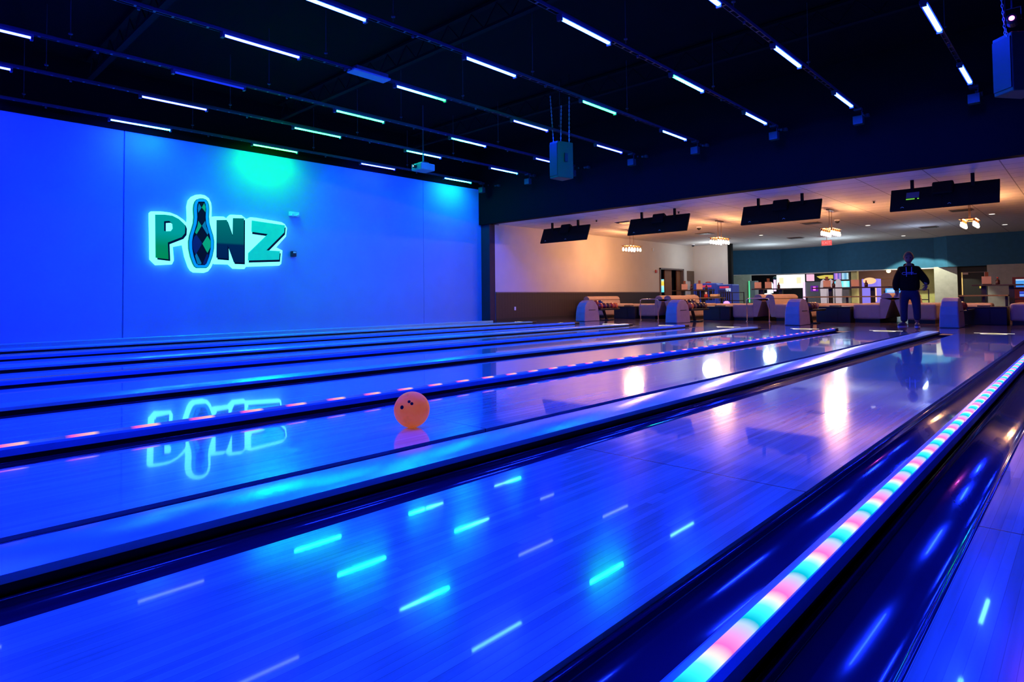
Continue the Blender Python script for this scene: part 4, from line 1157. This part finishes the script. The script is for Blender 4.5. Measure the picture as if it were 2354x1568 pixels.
# hoodie: one garment, trunk and sleeves
V = [(0, .02, .80), (0, .02, .95), (0, .03, 1.15), (0, .04, 1.34), (0, .04, 1.44),
     (-.155, .04, 1.345), (-.235, .05, 1.16), (-.275, .0, 1.00), (-.265, -.05, .86), (.155, .04, 1.345), (.25, .06, 1.19), (.335, .03, 1.07), (.345, -.07, .98)]
Ed = [(0, 1), (1, 2), (2, 3), (3, 4), (3, 5), (5, 6), (6, 7), (7, 8), (3, 9), (9, 10), (10, 11), (11, 12)]
Rd = [(.205, .16), (.235, .20), (.225, .19), (.165, .13), (.085, .08), .105, .10, .085, .06, .105, .10, .085, .058]
skin_chain(V, Ed, Rd, 'hoodie', M['hoodie'], man)
MB().ball((0, .075, 1.455), .115, 18, 12, (1.0, .75, .5)).build('hood', M['hoodie'], man, smooth=True)
for s in (-1, 1):
    MB().tube([(s * .055, -.135, 1.41), (s * .052, -.17, 1.33), (s * .05, -.178, 1.22 if s > 0 else 1.18)], .006, 6).build('drawstring', M['print'], man)
# chest script of illegible looping strokes
pr = MB()
pts = []
for j in range(14):
    a = .8 + j * .42
    pts.append((-.095 + .045 * math.cos(a), -.186, 1.255 + .028 * math.sin(a)))
pr.tube(pts, .0035, 5)
for row, (xa, xb, zz) in enumerate([(-.05, .09, 1.275), (-.04, .15, 1.245)]):
    pts = []
    n = 26
    for j in range(n):
        u = j / (n - 1)
        pts.append((xa + (xb - xa) * u, -.190 + .10 * (xa + (xb - xa) * u) ** 2 * 4, zz + .010 * math.sin(j * 2.1)))
    pr.tube(pts, .0035, 5)
pr.build('chest_print', M['print'], man)
# jeans: one garment
V = [(0, .02, .92), (0, .02, .82), (-.115, .0, .72), (-.125, -.01, .45), (-.13, .02, .10), (.115, .0, .72), (.13, -.01, .45), (.14, .02, .13)]
Ed = [(0, 1), (1, 2), (2, 3), (3, 4), (1, 5), (5, 6), (6, 7)]
Rd = [(.175, .14), (.18, .14), .115, .088, .078, .115, .088, .078]
skin_chain(V, Ed, Rd, 'jeans', M['jeans'], man)
# shoes
for s, rz in ((-1, math.radians(-35)), (1, math.radians(-5))):
    sh = MB()
    g_ = bmesh.ops.create_uvsphere(sh.bm, u_segments=20, v_segments=12, radius=1)['verts']
    for v in g_:
        x, y, z = v.co
        w_ = .052 + .008 * (-y)
        v.co = (x * w_, y * .15 - .05, max(z, -.35) * (.055 if y < 0 else .075) + .042)
    o = sh.build('shoe', M['shoe'], man, smooth=True)
    o.location = (s * .135, .02, 0); o.rotation_euler = (0, 0, rz)
    q = MB()
    q.prism([(.057 * math.cos(a), .155 * math.sin(a) - .05) for a in [2 * PI * j / 18 for j in range(18)]], 0, .022, axis='Z')
    q.build('sole', M['shoe_sole'], o)
# hands: palm with five separate fingers
def hand(wrist, fdir, thumb_side, label):
    wv = Vector(wrist); f = Vector(fdir).normalized()
    t_ = Vector(thumb_side); t_ = (t_ - f * t_.dot(f)).normalized()
    n_ = f.cross(t_)
    V = [wv, wv + f * .035, wv + f * .08]
    Ed = [(0, 1), (1, 2)]
    Rd = [(.026, .026), (.040, .020), (.042, .018)]
    for j, (off, ln) in enumerate(((.030, .070), (.010, .078), (-.011, .073), (-.031, .058))):
        b0 = wv + f * .088 + t_ * off
        i0 = len(V)
        V += [b0, b0 + f * ln * .5 + n_ * .010, b0 + f * ln * .85 + n_ * .032]
        Ed += [(2, i0), (i0, i0 + 1), (i0 + 1, i0 + 2)]
        Rd += [.0095, .0088, .0078]
    i0 = len(V)
    b0 = wv + f * .03 + t_ * .036
    V += [b0, b0 + f * .03 + t_ * .025, b0 + f * .06 + t_ * .030 + n_ * .012]
    Ed += [(1, i0), (i0, i0 + 1), (i0 + 1, i0 + 2)]
    Rd += [.013, .011, .0095]
    return skin_chain([tuple(v) for v in V], Ed, Rd, 'hand', M['skin'], man, 1)
hand((-.26, -.07, .85), (.05, -.25, -1), (.6, -1, 0), 'left')
hand((.345, -.09, .965), (-.35, -.5, -.55), (-.6, -.2, .7), 'right')
